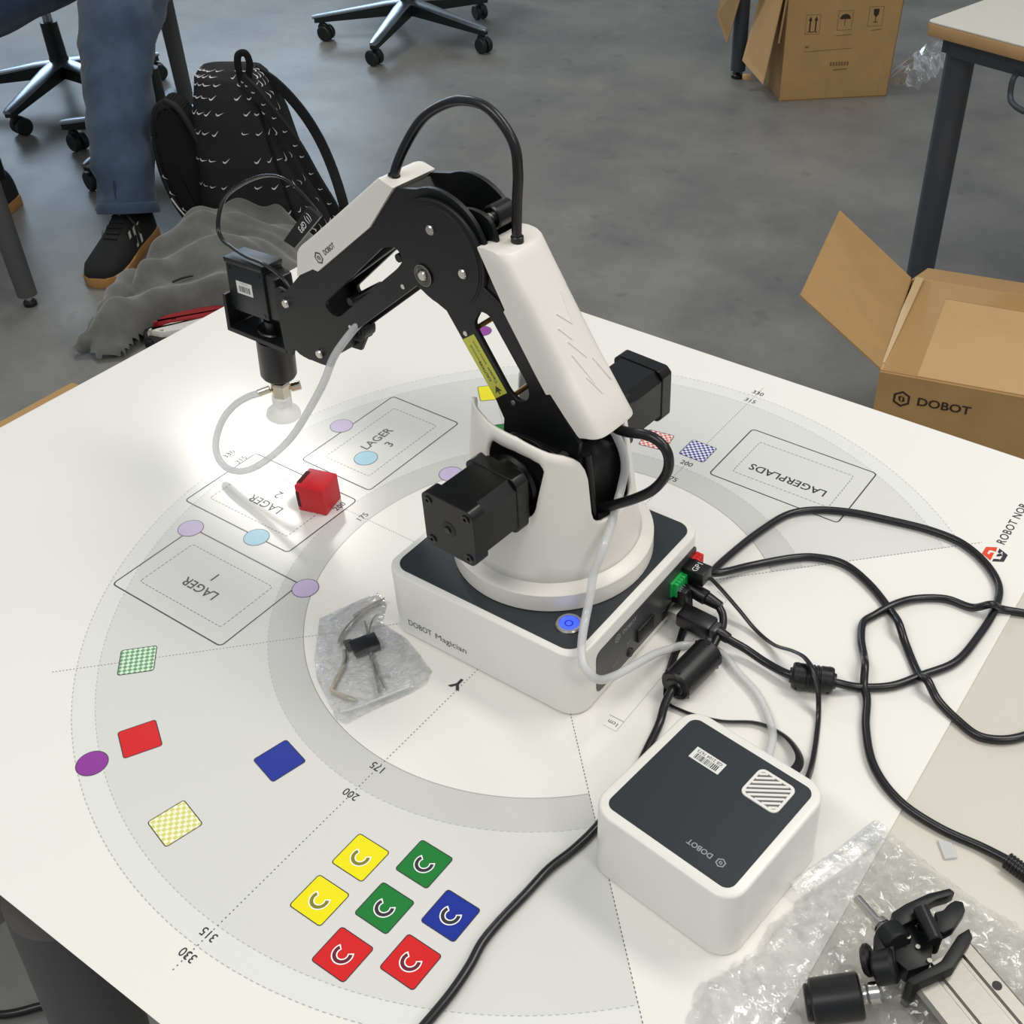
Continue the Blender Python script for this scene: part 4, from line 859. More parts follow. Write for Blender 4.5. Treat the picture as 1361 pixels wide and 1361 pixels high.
rod('pivot_barrel', (-317, 149.5, 28), (-328, 146, 33), 5.5, black_rubber, gk, 20)
rod('steel_coupling', (-330, 159, 25), (-325, 162, 23), 5.6, chrome, gk, 20, bev=.5); rod('steel_coupling', (-324.4, 162.4, 22.7), (-321, 164.5, 21.5), 5.2, chrome, gk, 20, bev=.5)
rod('black_knob', (-322, 164, 21), (-301, 179, 15.5), 12.0, black_rubber, gk, 36, bev=1.2); rod('knob_step', (-301.2, 178.8, 15.5), (-298.5, 180.7, 15), 9.5, black_rubber, gk, 30, bev=.8)
screw_ = [(-337, 131, 34), (-345, 135, 34), (-331, 131, 38)]
for q in screw_: rod('hex_screw', q, (q[0], q[1], q[2] + 1.2), 1.3, alu, gk, 12)
ap = thing('aluminium_profile', 'brushed aluminium extrusion beside the gripper at the bottom right corner', 'profile', (-380, 140, 0))
px_ = Vector((-.885, .466, 0)).normalized(); PF = frame((-357, 130, 1), px_)
prof = [(-22, 4), (-22, 23), (-20, 25), (-9, 25), (-8, 23.5), (-6, 23.5), (-5, 25), (9, 25), (10, 23.5), (12, 23.5), (13, 25), (20, 25), (22, 23), (22, 4), (20, 2), (-20, 2)]
mkbm('extrusion_body', tf(prism_bm(prof, -10, 130, 0), lambda p: PF((p[2], p[0], p[1]))), alu, ap)
for k, yy in ((16, 16), (45, 16)): mkbm('screw_hole', tf(lathe_bm([(2.6, 0), (2.6, .2), (0, .2)], 16), lambda p: PF((k + p[0], yy + p[1], 25 + p[2]))), port_black, ap)
tgx = thing('plastic_tab', 'tiny translucent plastic tab on the bare table near the thick cable', 'tab', (-325, 39, -1))
mkbm('tab_body', prism_bm([(-317.5, 36), (-325.5, 33.5), (-332, 41.5), (-326, 46.5)], -.9, 1.0, .3, 1), silicone, tgx)
# ------------------------------------------------------------------ things around the table, on the floor
def five_star(name, label, hub, a0, r, top, seat=True, col=chair_metal):
    o = thing(name, label, 'office chair', (hub[0], hub[1], Z0)); hx, hy = hub
    rod('hub', (hx, hy, Z0 + 85), (hx, hy, Z0 + 140), 34, chair_black, o, 28, r2=28, bev=2)
    for i in range(5):
        a = math.radians(a0 + 72 * i); d = Vector((math.cos(a), math.sin(a), 0)); n = Vector((-d.y, d.x, 0)); H0 = Vector((hx, hy, Z0))
        secs = []
        for t, w_, zt, th in ((0.06, 26, 132, 34), (0.25, 25, 126, 34), (0.6, 20, 108, 26), (1.0, 15, 88, 20), (1.06, 11, 84, 16)):
            c = H0 + d * r * t; secs.append([c + n * w_ + Vector((0, 0, zt - 4)), c + n * w_ * .6 + Vector((0, 0, zt)), c - n * w_ * .6 + Vector((0, 0, zt)), c - n * w_ + Vector((0, 0, zt - 4)), c - n * w_ + Vector((0, 0, zt - 9)), c + n * w_ + Vector((0, 0, zt - 9))])
        vs = [v for s in secs for v in s]; fs = [[6 * k + j, 6 * k + (j + 1) % 6, 6 * k + 6 + (j + 1) % 6, 6 * k + 6 + j] for k in range(4) for j in range(6)] + [[0, 1, 2, 3, 4, 5], [24 + j for j in range(6)][::-1]]
        leg = mk('leg', vs, fs, col, o, autosm=40)
        secs = []
        for t, w_, zt, th in ((0.08, 24, 122, 38), (0.25, 23, 117, 36), (0.6, 18, 99, 27), (1.04, 13, 78, 17)):
            c = H0 + d * r * t; secs.append([c + n * w_ + Vector((0, 0, zt)), c - n * w_ + Vector((0, 0, zt)), c - n * w_ + Vector((0, 0, zt - th)), c + n * w_ + Vector((0, 0, zt - th))])
        vs = [v for s in secs for v in s]; fs = [[4 * k + j, 4 * k + (j + 1) % 4, 4 * k + 4 + (j + 1) % 4, 4 * k + 4 + j] for k in range(3) for j in range(4)] + [[0, 1, 2, 3], [12, 13, 14, 15]]
        mk('leg_underside', vs, fs, chair_black, leg)
        c = H0 + d * r * .97; b = a + 1.1 + i * 1.7; wd = Vector((math.cos(b), math.sin(b), 0)); off = Vector((-wd.y, wd.x, 0)) * 14
        ca = rod('caster', c + off * 1 - wd * 22 + Vector((0, 0, 27)), c + off - wd * 4 + Vector((0, 0, 27)), 26, chair_black, o, 24, bev=3)
        rod('wheel', c + off + wd * 4 + Vector((0, 0, 27)), c + off + wd * 22 + Vector((0, 0, 27)), 26, chair_black, ca, 24, bev=3)
        rod('caster_stem', c + Vector((0, 0, 30)), c + Vector((0, 0, 72)), 9, chair_black, ca, 12); rod('caster_hood', c + off * .4 - wd * 8 + Vector((0, 0, 40)), c + off * .4 + wd * 8 + Vector((0, 0, 40)), 20, chair_black, ca, 18, bev=2)
    rod('gas_lift_sleeve', (hx, hy, Z0 + 130), (hx, hy, Z0 + 245), 27, chair_black, o, 24, r2=25)
    rod('gas_lift', (hx, hy, Z0 + 240), (hx, hy, Z0 + 450), 14, chair_metal, o, 20)
    if seat:
        box('seat_mechanism', (hx, hy, Z0 + 470), (160, 130, 40), chair_black, o, 8); box('seat', (hx, hy + 0, Z0 + 520), (440, 440, 60), seat_fabric, o, 30, seg=4)
        mkbm('backrest', tf(prism_bm(rrect(420, 460, 60, 6), -25, 25, 8, 2), lambda p: Vector((hx + 130 + p[0] * .83 + p[2] * .55, hy - 190 + p[0] * .55 - p[2] * .83, Z0 + 800 + p[1]))), seat_fabric, o)
        rod('back_post', (hx + 40, hy - 60, Z0 + 480), (hx + 150, hy - 215, Z0 + 640), 16, chair_black, o, 12)
five_star('office_chair', 'office chair with polished five star base standing alone at top centre', (2596, -2727), 38, 322, 1)
five_star('office_chair', 'office chair with polished star base at the far left behind the seated person', (3075, -1640), 113, 298, 1)
five_star('office_chair', 'office chair with chrome gas lift that the person in jeans sits on', (2480, -1530), 27, 290, 1)

# the other tables
ot = thing('side_table', 'table at top left of which only two grey round legs show', 'table', (2300, -1230, Z0))
for x, y in ((2040, -755), (2604, -1721)):
    l = rod('table_leg', (x, y, Z0 + 28), (x, y, -30), 22, leg_grey, ot, 24, r2=28); rod('leveling_foot', (x, y, Z0), (x, y, Z0 + 12), 15, black_rubber, l, 18, bev=2); rod('foot_stem', (x, y, Z0 + 8), (x, y, Z0 + 30), 7, chrome, l, 10)
d1 = Vector((564, -966, 0)).normalized(); d2 = Vector((.866, .5, 0))
for q in ((0, 700), (1118, 700)):
    p = Vector((2040, -755, 0)) + d1 * q[0] + d2 * q[1]; rod('table_leg', (p.x, p.y, Z0), (p.x, p.y, -30), 24, leg_grey, ot, 20)
T2 = lambda p: Vector((2040, -755, 0)) + d1 * p[0] + d2 * p[1] + Vector((0, 0, p[2]))
mkbm('table_top', tf(box_bm((560, 410, -12), (1150, 840, 24), 3), T2), table_white, ot)

rt = thing('corner_table', 'white table with rounded wooden edge and dark blue leg in the top right corner', 'table', (240, -1700, Z0))
ca_, cb_ = Vector((138 - 325, -1549 + 1593, 0)).normalized(), Vector((-(-1549 + 1593), 138 - 325, 0)).normalized()
if cb_.y > 0: cb_ = -cb_
T3 = lambda p: Vector((312, -1555, -18)) + ca_ * p[0] + cb_ * p[1] + Vector((0, 0, p[2]))
mkbm('table_top', tf(prism_bm(round_poly([(0, 0), (1300, 0), (1300, 700), (0, 700)], 12), -2, 0.6, .3, 1), T3), table_white, rt)
mkbm('wooden_edge', tf(prism_bm(round_poly([(-1, -1), (1301, -1), (1301, 701), (-1, 701)], 13), -24, -2, 3, 2), T3), wood_edge, rt)
mkbm('frame_rail', tf(box_bm((650, 32, -40), (1220, 26, 30), 2), T3), leg_blue, rt); mkbm('frame_rail', tf(box_bm((32, 340, -40), (26, 620, 30), 2), T3), leg_blue, rt)
def leg3(x, y):
    p, q = T3((x, y, -30)), T3((x, y, -30)); q.z = Z0; rod('table_leg', p, q, 26, leg_blue, rt, 28)
leg3(45, 55); leg3(1250, 55); leg3(1250, 645); leg3(45, 645)
tube('bag_hook', [T3((176, 24, -50)), T3((176, 12, -58)), T3((176, 12, -82)), T3((182, 8, -92)), T3((196, 2, -97)), T3((216, -2, -100))], 5, leg_blue, rt)
lg = thing('far_table_leg', 'dark round table leg with foot left of the far cardboard box', 'table leg', (1412, -3000, Z0))
rod('table_leg', (1412, -3000, Z0 + 25), (1412, -3000, -30), 25, leg_blue, lg, 20); rod('leveling_foot', (1412, -3000, Z0), (1412, -3000, Z0 + 14), 22, black_rubber, lg, 16, bev=3); rod('foot_stem', (1412, -3000, Z0 + 10), (1412, -3000, Z0 + 30), 8, black_rubber, lg, 10)

# open box with the maker's emblem
ob = thing('robot_box', 'open brown cardboard box with hexagon emblem beside the table, flap folded out', 'box', (60, -1200, Z0))
L1, L2 = Vector((125, -1058, -400)), Vector((203, -1374, -400)); hv = (L2 - L1).normalized(); hw = Vector((hv.y, -hv.x, 0)); hw = hw if hw.x < 0 else -hw
DEP = (L2 - L1).length; WID = 560
B = lambda p: L1 + hw * p[0] + hv * p[1] + Vector((0, 0, p[2]))     # p = (right, back, up)
def panel(name, P, m, parent, t=3): 
    """thin cardboard quad with thickness; P: four world points"""
    n = (P[1] - P[0]).cross(P[2] - P[0]).normalized() * t
    return mk(name, P + [q - n for q in P], [[0, 1, 2, 3], [7, 6, 5, 4], [0, 4, 5, 1], [1, 5, 6, 2], [2, 6, 7, 3], [3, 7, 4, 0]], m, parent)
fr_ = panel('front_wall', [B((0, 0, 0)), B((WID, 0, 0)), B((WID, 0, -330)), B((0, 0, -330))], cardboard, ob)
panel('side_wall', [B((0, 0, 0)), B((0, DEP, 0)), B((0, DEP, -330)), B((0, 0, -330))], cardboard, ob); panel('side_wall', [B((WID, 0, 0)), B((WID, DEP, 0)), B((WID, DEP, -330)), B((WID, 0, -330))], cardboard, ob)
panel('back_wall', [B((0, DEP, 0)), B((WID, DEP, 0)), B((WID, DEP, -330)), B((0, DEP, -330))], cardboard, ob)
panel('bottom', [B((0, 0, -327)), B((WID, 0, -327)), B((WID, DEP, -327)), B((0, DEP, -327))], cardboard_shade, ob)
tf_ = panel('top_panel', [B((0, 0, 3)), B((WID, 0, 3)), B((WID, DEP - 4, 3)), B((8, DEP, 3))], cardboard_lite, ob)
for P in ([(4, 2), (58, 2), (70, DEP - 60), (8, DEP - 2)], [(8, DEP - 2), (70, DEP - 60), (WID, DEP - 66), (WID, DEP - 4)]):
    mk('tape_strip', [B((x, y, 3.4)) for x, y in P], [[0, 1, 2, 3]], tape, tf_)
mk('tape_fold', [B((0, 20, 4)), B((4, 20, 4)), B((14, DEP * .5, 6)), B((24, DEP - 6, 8)), B((10, DEP - 4, 8)), B((3, DEP * .6, 6))], [[0, 1, 2, 3, 4, 5]], mat('shiny_tape', S(214, 186, 140), .12, coat=.8), tf_)
side = Vector((-hw.x, -hw.y, 0)) * 142 + Vector((0, 0, 106))
panel('side_flap', [B((0, 2, 0)), B((0, 2, 0)) + side, B((0, DEP + 2, 0)) + side, B((0, DEP, 0))], cardboard, ob)
bk = hv * 52 + Vector((0, 0, 4)); panel('back_flap', [B((0, DEP, -4)), B((WID, DEP, -4)), B((WID, DEP, -4)) + bk, B((25, DEP, -4)) + bk], cardboard_shade, ob)
fe = hv * -1
hexlogo('maker_emblem', lambda p: B((41 + p[0], -3.6, -42 + p[1])), 15, ink_brown, fr_, 'DOBOT', 15, 24, 1.15)

fb = thing('far_box', 'tall brown cardboard box with handling symbols, hanging flap, at the top', 'box', (1150, -3050, Z0))
F0, F1 = Vector((1192, -2879, Z0)), Vector((930, -3108, Z0)); fu = (F1 - F0).normalized(); fv = Vector((fu.y, -fu.x, 0)); fv = fv if fv.y < 0 else -fv
FB = lambda p: F0 + fu * p[0] + fv * p[1] + Vector((0, 0, p[2])); FW = (F1 - F0).length; FH = 400
fp = panel('front_wall', [FB((0, 0, 0)), FB((FW, 0, 0)), FB((FW + 14, 0, FH)), FB((0, 0, FH))], cardboard, fb)
panel('side_wall', [FB((0, 0, 0)), FB((0, 330, 0)), FB((0, 330, FH)), FB((0, 0, FH))], cardboard, fb); panel('side_wall', [FB((FW, 0, 0)), FB((FW, 330, 0)), FB((FW + 10, 330, FH)), FB((FW + 14, 0, FH))], cardboard, fb)
panel('back_wall', [FB((0, 330, 0)), FB((FW, 330, 0)), FB((FW, 330, FH)), FB((0, 330, FH))], cardboard, fb); panel('bottom', [FB((0, 0, 4)), FB((FW, 0, 4)), FB((FW, 330, 4)), FB((0, 330, 4))], cardboard_shade, fb)
panel('side_flap', [FB((-4, 8, FH)), FB((-62, -8, 60)), FB((-98, 130, 90)), FB((-10, 200, FH))], cardboard_lite, fb); panel('side_flap', [FB((-2, -2, FH)), FB((-30, -30, 190)), FB((-24, -18, 185)), FB((6, 8, FH))], cardboard_shade, fb)
panel('side_flap', [FB((-100, 100, FH)), FB((-140, 180, 130)), FB((-165, 240, 200)), FB((-120, 260, FH))], cardboard_shade, fb)
def FP(cx, cz): return lambda p: FB((cx + p[0], -.6 - p[2], cz + p[1]))
def frame_sym(cx, cz, w_=46, h_=58):
    P = [[(-w_ / 2, -h_ / 2), (w_ / 2, -h_ / 2), (w_ / 2, -h_ / 2 + 1.2), (-w_ / 2, -h_ / 2 + 1.2)], [(-w_ / 2, h_ / 2 - 1.2), (w_ / 2, h_ / 2 - 1.2), (w_ / 2, h_ / 2), (-w_ / 2, h_ / 2)], [(-w_ / 2, -h_ / 2), (-w_ / 2 + 1.2, -h_ / 2), (-w_ / 2 + 1.2, h_ / 2), (-w_ / 2, h_ / 2)], [(w_ / 2 - 1.2, -h_ / 2), (w_ / 2, -h_ / 2), (w_ / 2, h_ / 2), (w_ / 2 - 1.2, h_ / 2)]]
    flat('symbol_frame', P, FP(cx, cz), ink_brown_f, fp)
frame_sym(80, 232); frame_sym(180, 240); frame_sym(276, 248)
arrow = lambda x: [[(x - 2, -22), (x + 2, -22), (x + 2, 10), (x - 2, 10)], [(x - 6, 9), (x + 6, 9), (x, 22)]]
flat('this_way_up_symbol', arrow(-9) + arrow(9) + [[(-16, -25), (16, -25), (16, -23), (-16, -23)]], FP(80, 234), ink_brown, fp)
flat('umbrella_symbol', [[(17 * math.cos(a), 2 + 15 * math.sin(a)) for a in (PI * i / 12 for i in range(13))], [(-.8, -18), (.8, -18), (.8, 3), (-.8, 3)]], FP(180, 242), ink_brown, fp)
flat('glass_symbol', [[(-9, 20), (9, 20), (8, 4), (2, -3), (-2, -3), (-8, 4)], [(-1, -18), (1, -18), (1, -3), (-1, -3)], [(-7, -20), (7, -20), (7, -18), (-7, -18)]], FP(276, 250), ink_brown, fp)
flat('print_line', [[(60, 150), (215, 155), (215, 156.5), (60, 151.5)], [(62, 162), (74, 162), (74, 168), (62, 168)], [(156, 194), (206, 197), (206, 199), (156, 196)], [(266, 206), (300, 208), (300, 210), (266, 208)]], FP(0, 0), ink_brown_f, fp)
flat('print_line', [[(148 + 9 * i, 104), (154 + 9 * i, 104), (154 + 9 * i, 116), (148 + 9 * i, 116)] for i in range(7)] + [[(160, 90), (205, 92), (205, 95), (160, 93)]], FP(0, 0), ink_brown_f, fp)
mk('tape_strip', [FP(0, 0)(p) for p in ((2, 4, 0), (30, 4, 0), (30, 58, 0), (2, 56, 0))], [[0, 1, 2, 3]], tape, fp); mk('tape_strip', [FP(0, 0)(p) for p in ((148, 4, 0), (190, 4, 0), (192, 80, 0), (150, 78, 0))], [[0, 1, 2, 3]], tape, fp); mk('tape_strip', [FP(0, 0)(p) for p in ((316, 4, 0), (344, 4, 0), (344, 62, 0), (318, 60, 0))], [[0, 1, 2, 3]], tape, fp)
box('cardboard_corner', (1330, -2905, Z0 + 45), (26, 20, 14), cardboard_lite, fb, 1, rot=.6)
bw2 = thing('plastic_wrap', 'loose clear plastic wrap lying on the floor right of the far box', 'plastic wrap', (900, -3300, Z0))
WR = [(1000, -3290), (980, -3500), (960, -3640), (900, -3620), (850, -3420), (840, -3200), (900, -3170), (960, -3180)]
sheet('wrap_film', WR, 16, lambda q, d: Z0 + 3 + min(d, 50) * 1.6 * (.5 + abs(noise.noise(Vector((q[0] * .02, q[1] * .02, 1))))) + 26 * abs(noise.noise(Vector((q[0] * .05, q[1] * .05, 9)))), wrap_film, bw2, .4, 8)
lb2 = thing('left_box', 'brown cardboard box whose edge shows left of the table', 'box', (960, -150, Z0))
c0 = [(1166, -325), (1160, 250), (880, 250), (880, -318)]
for i in range(4):
    a, b = c0[i], c0[(i + 1) % 4]; panel('side_wall', [Vector((*a, -400)), Vector((*b, -400)), Vector((*b, Z0)), Vector((*a, Z0))], cardboard, lb2)
panel('top_flap', [Vector((1166, -325, -398)), Vector((1160, 250, -398)), Vector((1020, 250, -402)), Vector((1020, -322, -402))], cardboard, lb2)

# floor cable under the table
fcb = thing('floor_cable', 'black cable on the floor under the table at the lower left', 'cable', (520, 260, Z0))
tube('cord', [(700, 350, Z0 + 6), (640, 345, Z0 + 6), (591, 320, Z0 + 6), (575, 306, Z0 + 6), (556, 283, Z0 + 6), (533, 264, Z0 + 6), (489, 233, Z0 + 6), (470, 227, Z0 + 6), (450, 230, Z0 + 6), (439, 238, Z0 + 6), (425, 262, Z0 + 6), (420, 300, Z0 + 6)], 5, cable_black, fcb)
box('bracket', (266, 344, -142), (56, 20, 52), cream, tb, 3)

# ------------------------------------------------------------------ backpack and clothes
hvw = Vector((0.5557, -0.8314, 0)); rvw = Vector((-0.8314, -0.5557, 0)); BPC = Vector((1870, -1330, 0))
bp_ = thing('backpack', 'black backpack with small white tick pattern leaning on the floor behind the jacket', 'backpack', (1870, -1330, Z0))
LV = [(-722, -118, 150, 95), (-700, -132, 166, 105), (-616, -131, 143, 108), (-519, -122, 114, 100), (-425, -112, 98, 84), (-371, -102, 86, 70), (-332, -94, 70, 52), (-316, -80, 58, 34), (-308, -55, 40, 12)]
def bp_pt(t, a, grow=0):
    t = max(0, min(len(LV) - 1.001, t)); i = int(t); f = t - i; z, l, r_, dp = [LV[i][k] * (1 - f) + LV[i + 1][k] * f for k in range(4)]
    c, s = math.cos(a), math.sin(a); e = 0.55; x = math.copysign(abs(c) ** e, c); y = math.copysign(abs(s) ** e, s)
    wob = 1 + .035 * noise.noise(Vector((x * 2, y * 2, z * .012)))
    return BPC + rvw * ((l + r_) / 2 + x * (r_ - l) / 2 * wob + grow * x) - hvw * ((dp + grow) * y * wob) + Vector((0, 0, z))
n1, n2 = 40, 48; vs = [bp_pt(i / n1 * (len(LV) - 1), 2 * PI * j / n2) for i in range(n1 + 1) for j in range(n2)]
fs = [[i * n2 + j, i * n2 + (j + 1) % n2, (i + 1) * n2 + (j + 1) % n2, (i + 1) * n2 + j] for i in range(n1) for j in range(n2)] + [[j for j in range(n2)][::-1], [n1 * n2 + j for j in range(n2)]]
body = mk('pack_body', vs, fs, nylon, bp_, smooth=True)
# folded side pouch at the left of the pack, seen open
PW_ = [(-168, -380), (-140, -392), (-118, -430), (-96, -500), (-92, -560), (-98, -650), (-120, -712), (-150, -700), (-185, -655), (-206, -600), (-216, -540), (-213, -461), (-196, -405)]
T5 = lambda p: BPC + rvw * p[0] + Vector((0, 0, p[1])) - hvw * p[2]
mkbm('front_pocket', tf(prism_bm(round_poly(PW_, 14), -30, 55, 14, 3), T5), nylon_dark, bp_, autosm=50)
rim_ = [(-168, -382, 40), (-140, -394, 50), (-116, -430, 62), (-95, -500, 68), (-90, -560, 68), (-96, -650, 66), (-116, -706, 60)]
tube('pocket_edge', [T5(p) for p in rim_], 8, nylon, bp_); tube('pocket_edge', [T5(p) for p in [(-170, -384, 30), (-198, -405, 30), (-214, -461, 36), (-218, -540, 40), (-207, -604, 46), (-186, -660, 52), (-150, -706, 60)]], 7, nylon, bp_)
tube('drawstring', [T5(p) for p in [(-200, -612, 66), (-182, -640, 74), (-160, -668, 78), (-130, -700, 74)]], 2, white_cloth, bp_)
def strap(name, P, w_, m=nylon): return mkbm(name, sweep_bm(spline([T5(p) for p in P], 6), [(w_, 3), (w_ * .9, 5), (-w_ * .9, 5), (-w_, 3), (-w_, -3), (w_, -3)], up=tuple(-hvw)), m, bp_)
strap('shoulder_strap', [(30, -325, 60), (60, -345, 84), (100, -400, 96), (138, -465, 98), (168, -550, 92), (196, -630, 80), (205, -700, 60)], 15)
strap('shoulder_strap', [(46, -318, 10), (84, -350, 0), (130, -415, -10), (165, -490, -14), (190, -560, 0), (212, -640, 30), (218, -712, 40)], 12)
tube('haul_loop', [T5(p) for p in [(24, -330, 50), (24, -292, 52), (30, -272, 50), (44, -270, 48), (50, -290, 46), (40, -326, 44)]], 8, nylon_dark, bp_)
tube('back_panel_seam', [bp_pt(t, math.radians(60), 1.0) for t in (0.5, 2, 4, 6, 7)], 3.2, nylon_dark, bp_)
# little tick marks printed in rows
TK = [(-6.5, 3.6), (-7.4, -0.6), (-4.8, -3.2), (-1.5, -3.0), (11, 3.4), (-0.5, -0.2), (-3.6, -0.3), (-5.2, 1.0)]
TV, TF = [], []
rt_ = random.Random(5)
def tick(P, ux, uy, s, flip=1):
    b = len(TV); nrm = ux.cross(uy)
    for x, y in TK: TV.append(P + ux * x * s * flip + uy * y * s)
    for tri in ((0, 1, 7), (1, 2, 6, 7), (2, 3, 5, 6), (3, 4, 5)): TF.append([b + k for k in tri])
for i in range(11):
    for j in range(13):
        a = math.radians(5 + j * 15 + (6 if i % 2 else 0)); t = .5 + i * 0.66
        P = bp_pt(t, a, 1.2); ux = (bp_pt(t, a - .05, 1.2) - P).normalized(); uy = (bp_pt(t + .1, a, 1.2) - P).normalized()
        r_ = rt_.uniform(-.3, .7) + (PI / 2 if j < 3 or j > 10 else 0); tick(P, ux * math.cos(r_) + uy * math.sin(r_), uy * math.cos(r_) - ux * math.sin(r_), rt_.uniform(.9, 1.2))
mk('printed_ticks', TV, TF, logo_white, bp_)
TV, TF = [], []
for k in range(12):
    t = k / 12; p = spline([T5(p) for p in [(30, -325, 60), (60, -345, 84), (100, -400, 96), (138, -465, 98), (168, -550, 92), (196, -630, 80), (205, -700, 60)]], 6)[int(t * 34) + 1] - hvw * 6; tick(p, rvw, Vector((0, 0, 1)), .8)
for (x, z, d_) in ((-205, -560, 62), (-196, -600, 66), (-172, -640, 72), (-150, -665, 74), (-128, -690, 74)): tick(T5((x, z, d_)), (rvw * .6 + Vector((0, 0, -.8))), (rvw * .8 + Vector((0, 0, .6))), .9)
mk('printed_ticks', TV, TF, logo_white, bp_)

# jacket thrown over the foot of the pack
jk = thing('jacket', 'crumpled grey fleece jacket on the floor in front of the backpack', 'jacket', (1700, -1000, Z0))
JP = [(1955, -1230), (1950, -1150), (1925, -1070), (1890, -985), (1838, -905), (1800, -830), (1780, -752), (1760, -690), (1700, -678), (1664, -722), (1684, -790), (1664, -856), (1600, -930), (1450, -1000), (1420, -1120), (1500, -1230), (1620, -1290), (1760, -1330), (1880, -1290)]
def hj(q, d):
    x, y = q; main = 122 * math.exp(-((x - 1750) ** 2 + (y + 1090) ** 2 * .8) / (2 * 170 ** 2)); tail = 30 * math.exp(-((x - 1740) ** 2 + (y + 760) ** 2) / (2 * 70 ** 2))
    hh = x * .5557 - y * .8314; rr_ = -x * .8314 - y * .5557; nn = noise.noise(Vector((x * .0042, y * .0042, 2)))
    w1 = (hh + 60 * nn + .0011 * (rr_ + 780) ** 2) * .05; w2 = (hh * .6 + rr_ * .8 + 80 * noise.noise(Vector((x * .005, y * .005, 8)))) * .05
    f = 13 * math.sin(w1) * (1 + .8 * nn) + 6 * math.sin(w2) + 2.5 * math.sin(w1 * 2.1 + w2)
    lump = 20 * noise.noise(Vector((x * .009, y * .009, 4)))
    e = min(1, d / 50) ; e = math.sqrt(max(0, 1 - (1 - e) ** 2)); return Z0 + 4 + (22 + main + tail + f + lump) * e
sheet('jacket_cloth', JP, 5, hj, fleece, jk, .05, 3)
for o_ in jk.children:
    for p_ in o_.data.polygons: p_.use_smooth = True
sl = [(1830, -900, Z0 + 50), (1795, -830, Z0 + 56), (1768, -770, Z0 + 48), (1752, -715, Z0 + 34), (1760, -672, Z0 + 14)]
mkbm('sleeve', sweep_bm(spline(sl, 6), circ(1, 16), [40 - 1.1 * i + 3 * math.sin(i * 1.3) for i in range(25)]), fleece, jk, autosm=80)
tube('pocket_zip', [(1700, -905, Z0 + 92), (1690, -925, Z0 + 96), (1676, -945, Z0 + 98)], 2.4, black_rubber, jk)
bk2 = thing('dark_garment', 'dark garment with red and white edge under the grey jacket at the table edge', 'garment', (1600, -850, Z0))
mkbm('garment_cloth', prism_bm(round_poly([(1700, -800), (1640, -760), (1560, -830), (1440, -980), (1330, -1000), (1330, -1160), (1500, -1180), (1640, -960)], 20), Z0 + 1, Z0 + 30, 12, 2), nylon, bk2)
mkbm('red_panel', prism_bm(round_poly([(1662, -808), (1632, -838), (1560, -930), (1520, -1010), (1570, -1020), (1640, -900), (1672, -840)], 6), Z0 + 24, Z0 + 50, 8, 2), red_cloth, bk2)
mkbm('white_panel', prism_bm(round_poly([(1658, -786), (1624, -796), (1550, -890), (1510, -950), (1550, -985), (1640, -850)], 6), Z0 + 20, Z0 + 44, 8, 2), white_cloth, bk2)

# ------------------------------------------------------------------ seated person (legs show)
pe = thing('person', 'seated person in blue jeans and black suede shoes with gum soles', 'person', (2300, -1350, Z0))
def limb(name, secs, m, parent, n=28, fold=0, seed=0, cap=True):
    """lofted limb: secs = (centre, rx, ry, side-direction)"""
    vs, fs = [], []; k = 5; C_ = spline([s[0] for s in secs], k); m_ = len(C_)
    for i, c in enumerate(C_):
        t = i / k; a = min(int(t), len(secs) - 2); f = t - a; rx = secs[a][1] * (1 - f) + secs[a + 1][1] * f; ry = secs[a][2] * (1 - f) + secs[a + 1][2] * f
        tg_ = (C_[min(i + 1, m_ - 1)] - C_[max(i - 1, 0)]).normalized(); u = (rvw - tg_ * rvw.dot(tg_)).normalized(); v = tg_.cross(u)
        for j in range(n):
            b = 2 * PI * j / n; p = c + u * rx * math.cos(b) + v * ry * math.sin(b)
            w = fold * noise.noise(Vector((p.x * .009 + seed, p.y * .009, p.z * .022))) + fold * .5 * noise.noise(Vector((p.x * .02, p.y * .02 + seed, p.z * .05))); vs.append(p + (p - c).normalized() * w)
    for i in range(m_ - 1):
        for j in range(n): fs.append([i * n + j, i * n + (j + 1) % n, (i + 1) * n + (j + 1) % n, (i + 1) * n + j])
    if cap: fs += [[j for j in range(n)][::-1], [(m_ - 1) * n + j for j in range(n)]]
    return mk(name, vs, fs, m, parent, smooth=True)
V3 = Vector
# body under the clothes as one skinned surface
jo = [V3((2090, -1110, -650)), V3((2275, -1325, -262)), V3((2480, -1650, -190)), V3((2590, -1640, -150)), V3((2700, -1560, -190)), V3((2565, -1050, -250)), V3((2640, -1010, -650)), V3((2640, -1690, 60)), V3((2650, -1690, 330)), V3((2640, -1670, 420)), V3((2610, -1630, 530)), V3((2480, -1760, 300)), V3((2780, -1600, 300)), V3((2380, -1640, 60)), V3((2640, -1440, 60)), V3((2230, -1500, -20)), V3((2480, -1270, -20))]
me = bpy.data.meshes.new('body'); ed = [(3, 2), (2, 1), (1, 0), (3, 4), (4, 5), (5, 6), (3, 7), (7, 8), (8, 9), (9, 10), (8, 11), (8, 12), (11, 13), (12, 14), (13, 15), (14, 16)]
me.from_pydata([(p - OFF[pe]) * .001 for p in jo], ed, []); bo = bpy.data.objects.new('body', me); COL.objects.link(bo); bo.parent = pe; OFF[bo] = OFF[pe]
sk = bo.modifiers.new('skin', 'SKIN'); rad = [.038, .052, .075, .12, .075, .052, .038, .13, .12, .05, .09, .055, .055, .04, .04, .03, .03]
for i, v in enumerate(me.skin_vertices[0].data): v.radius = (rad[i], rad[i]); v.use_root = (i == 3)
sb = bo.modifiers.new('sub', 'SUBSURF'); sb.levels = 2; sb.render_levels = 2; me.materials.append(skin_m)
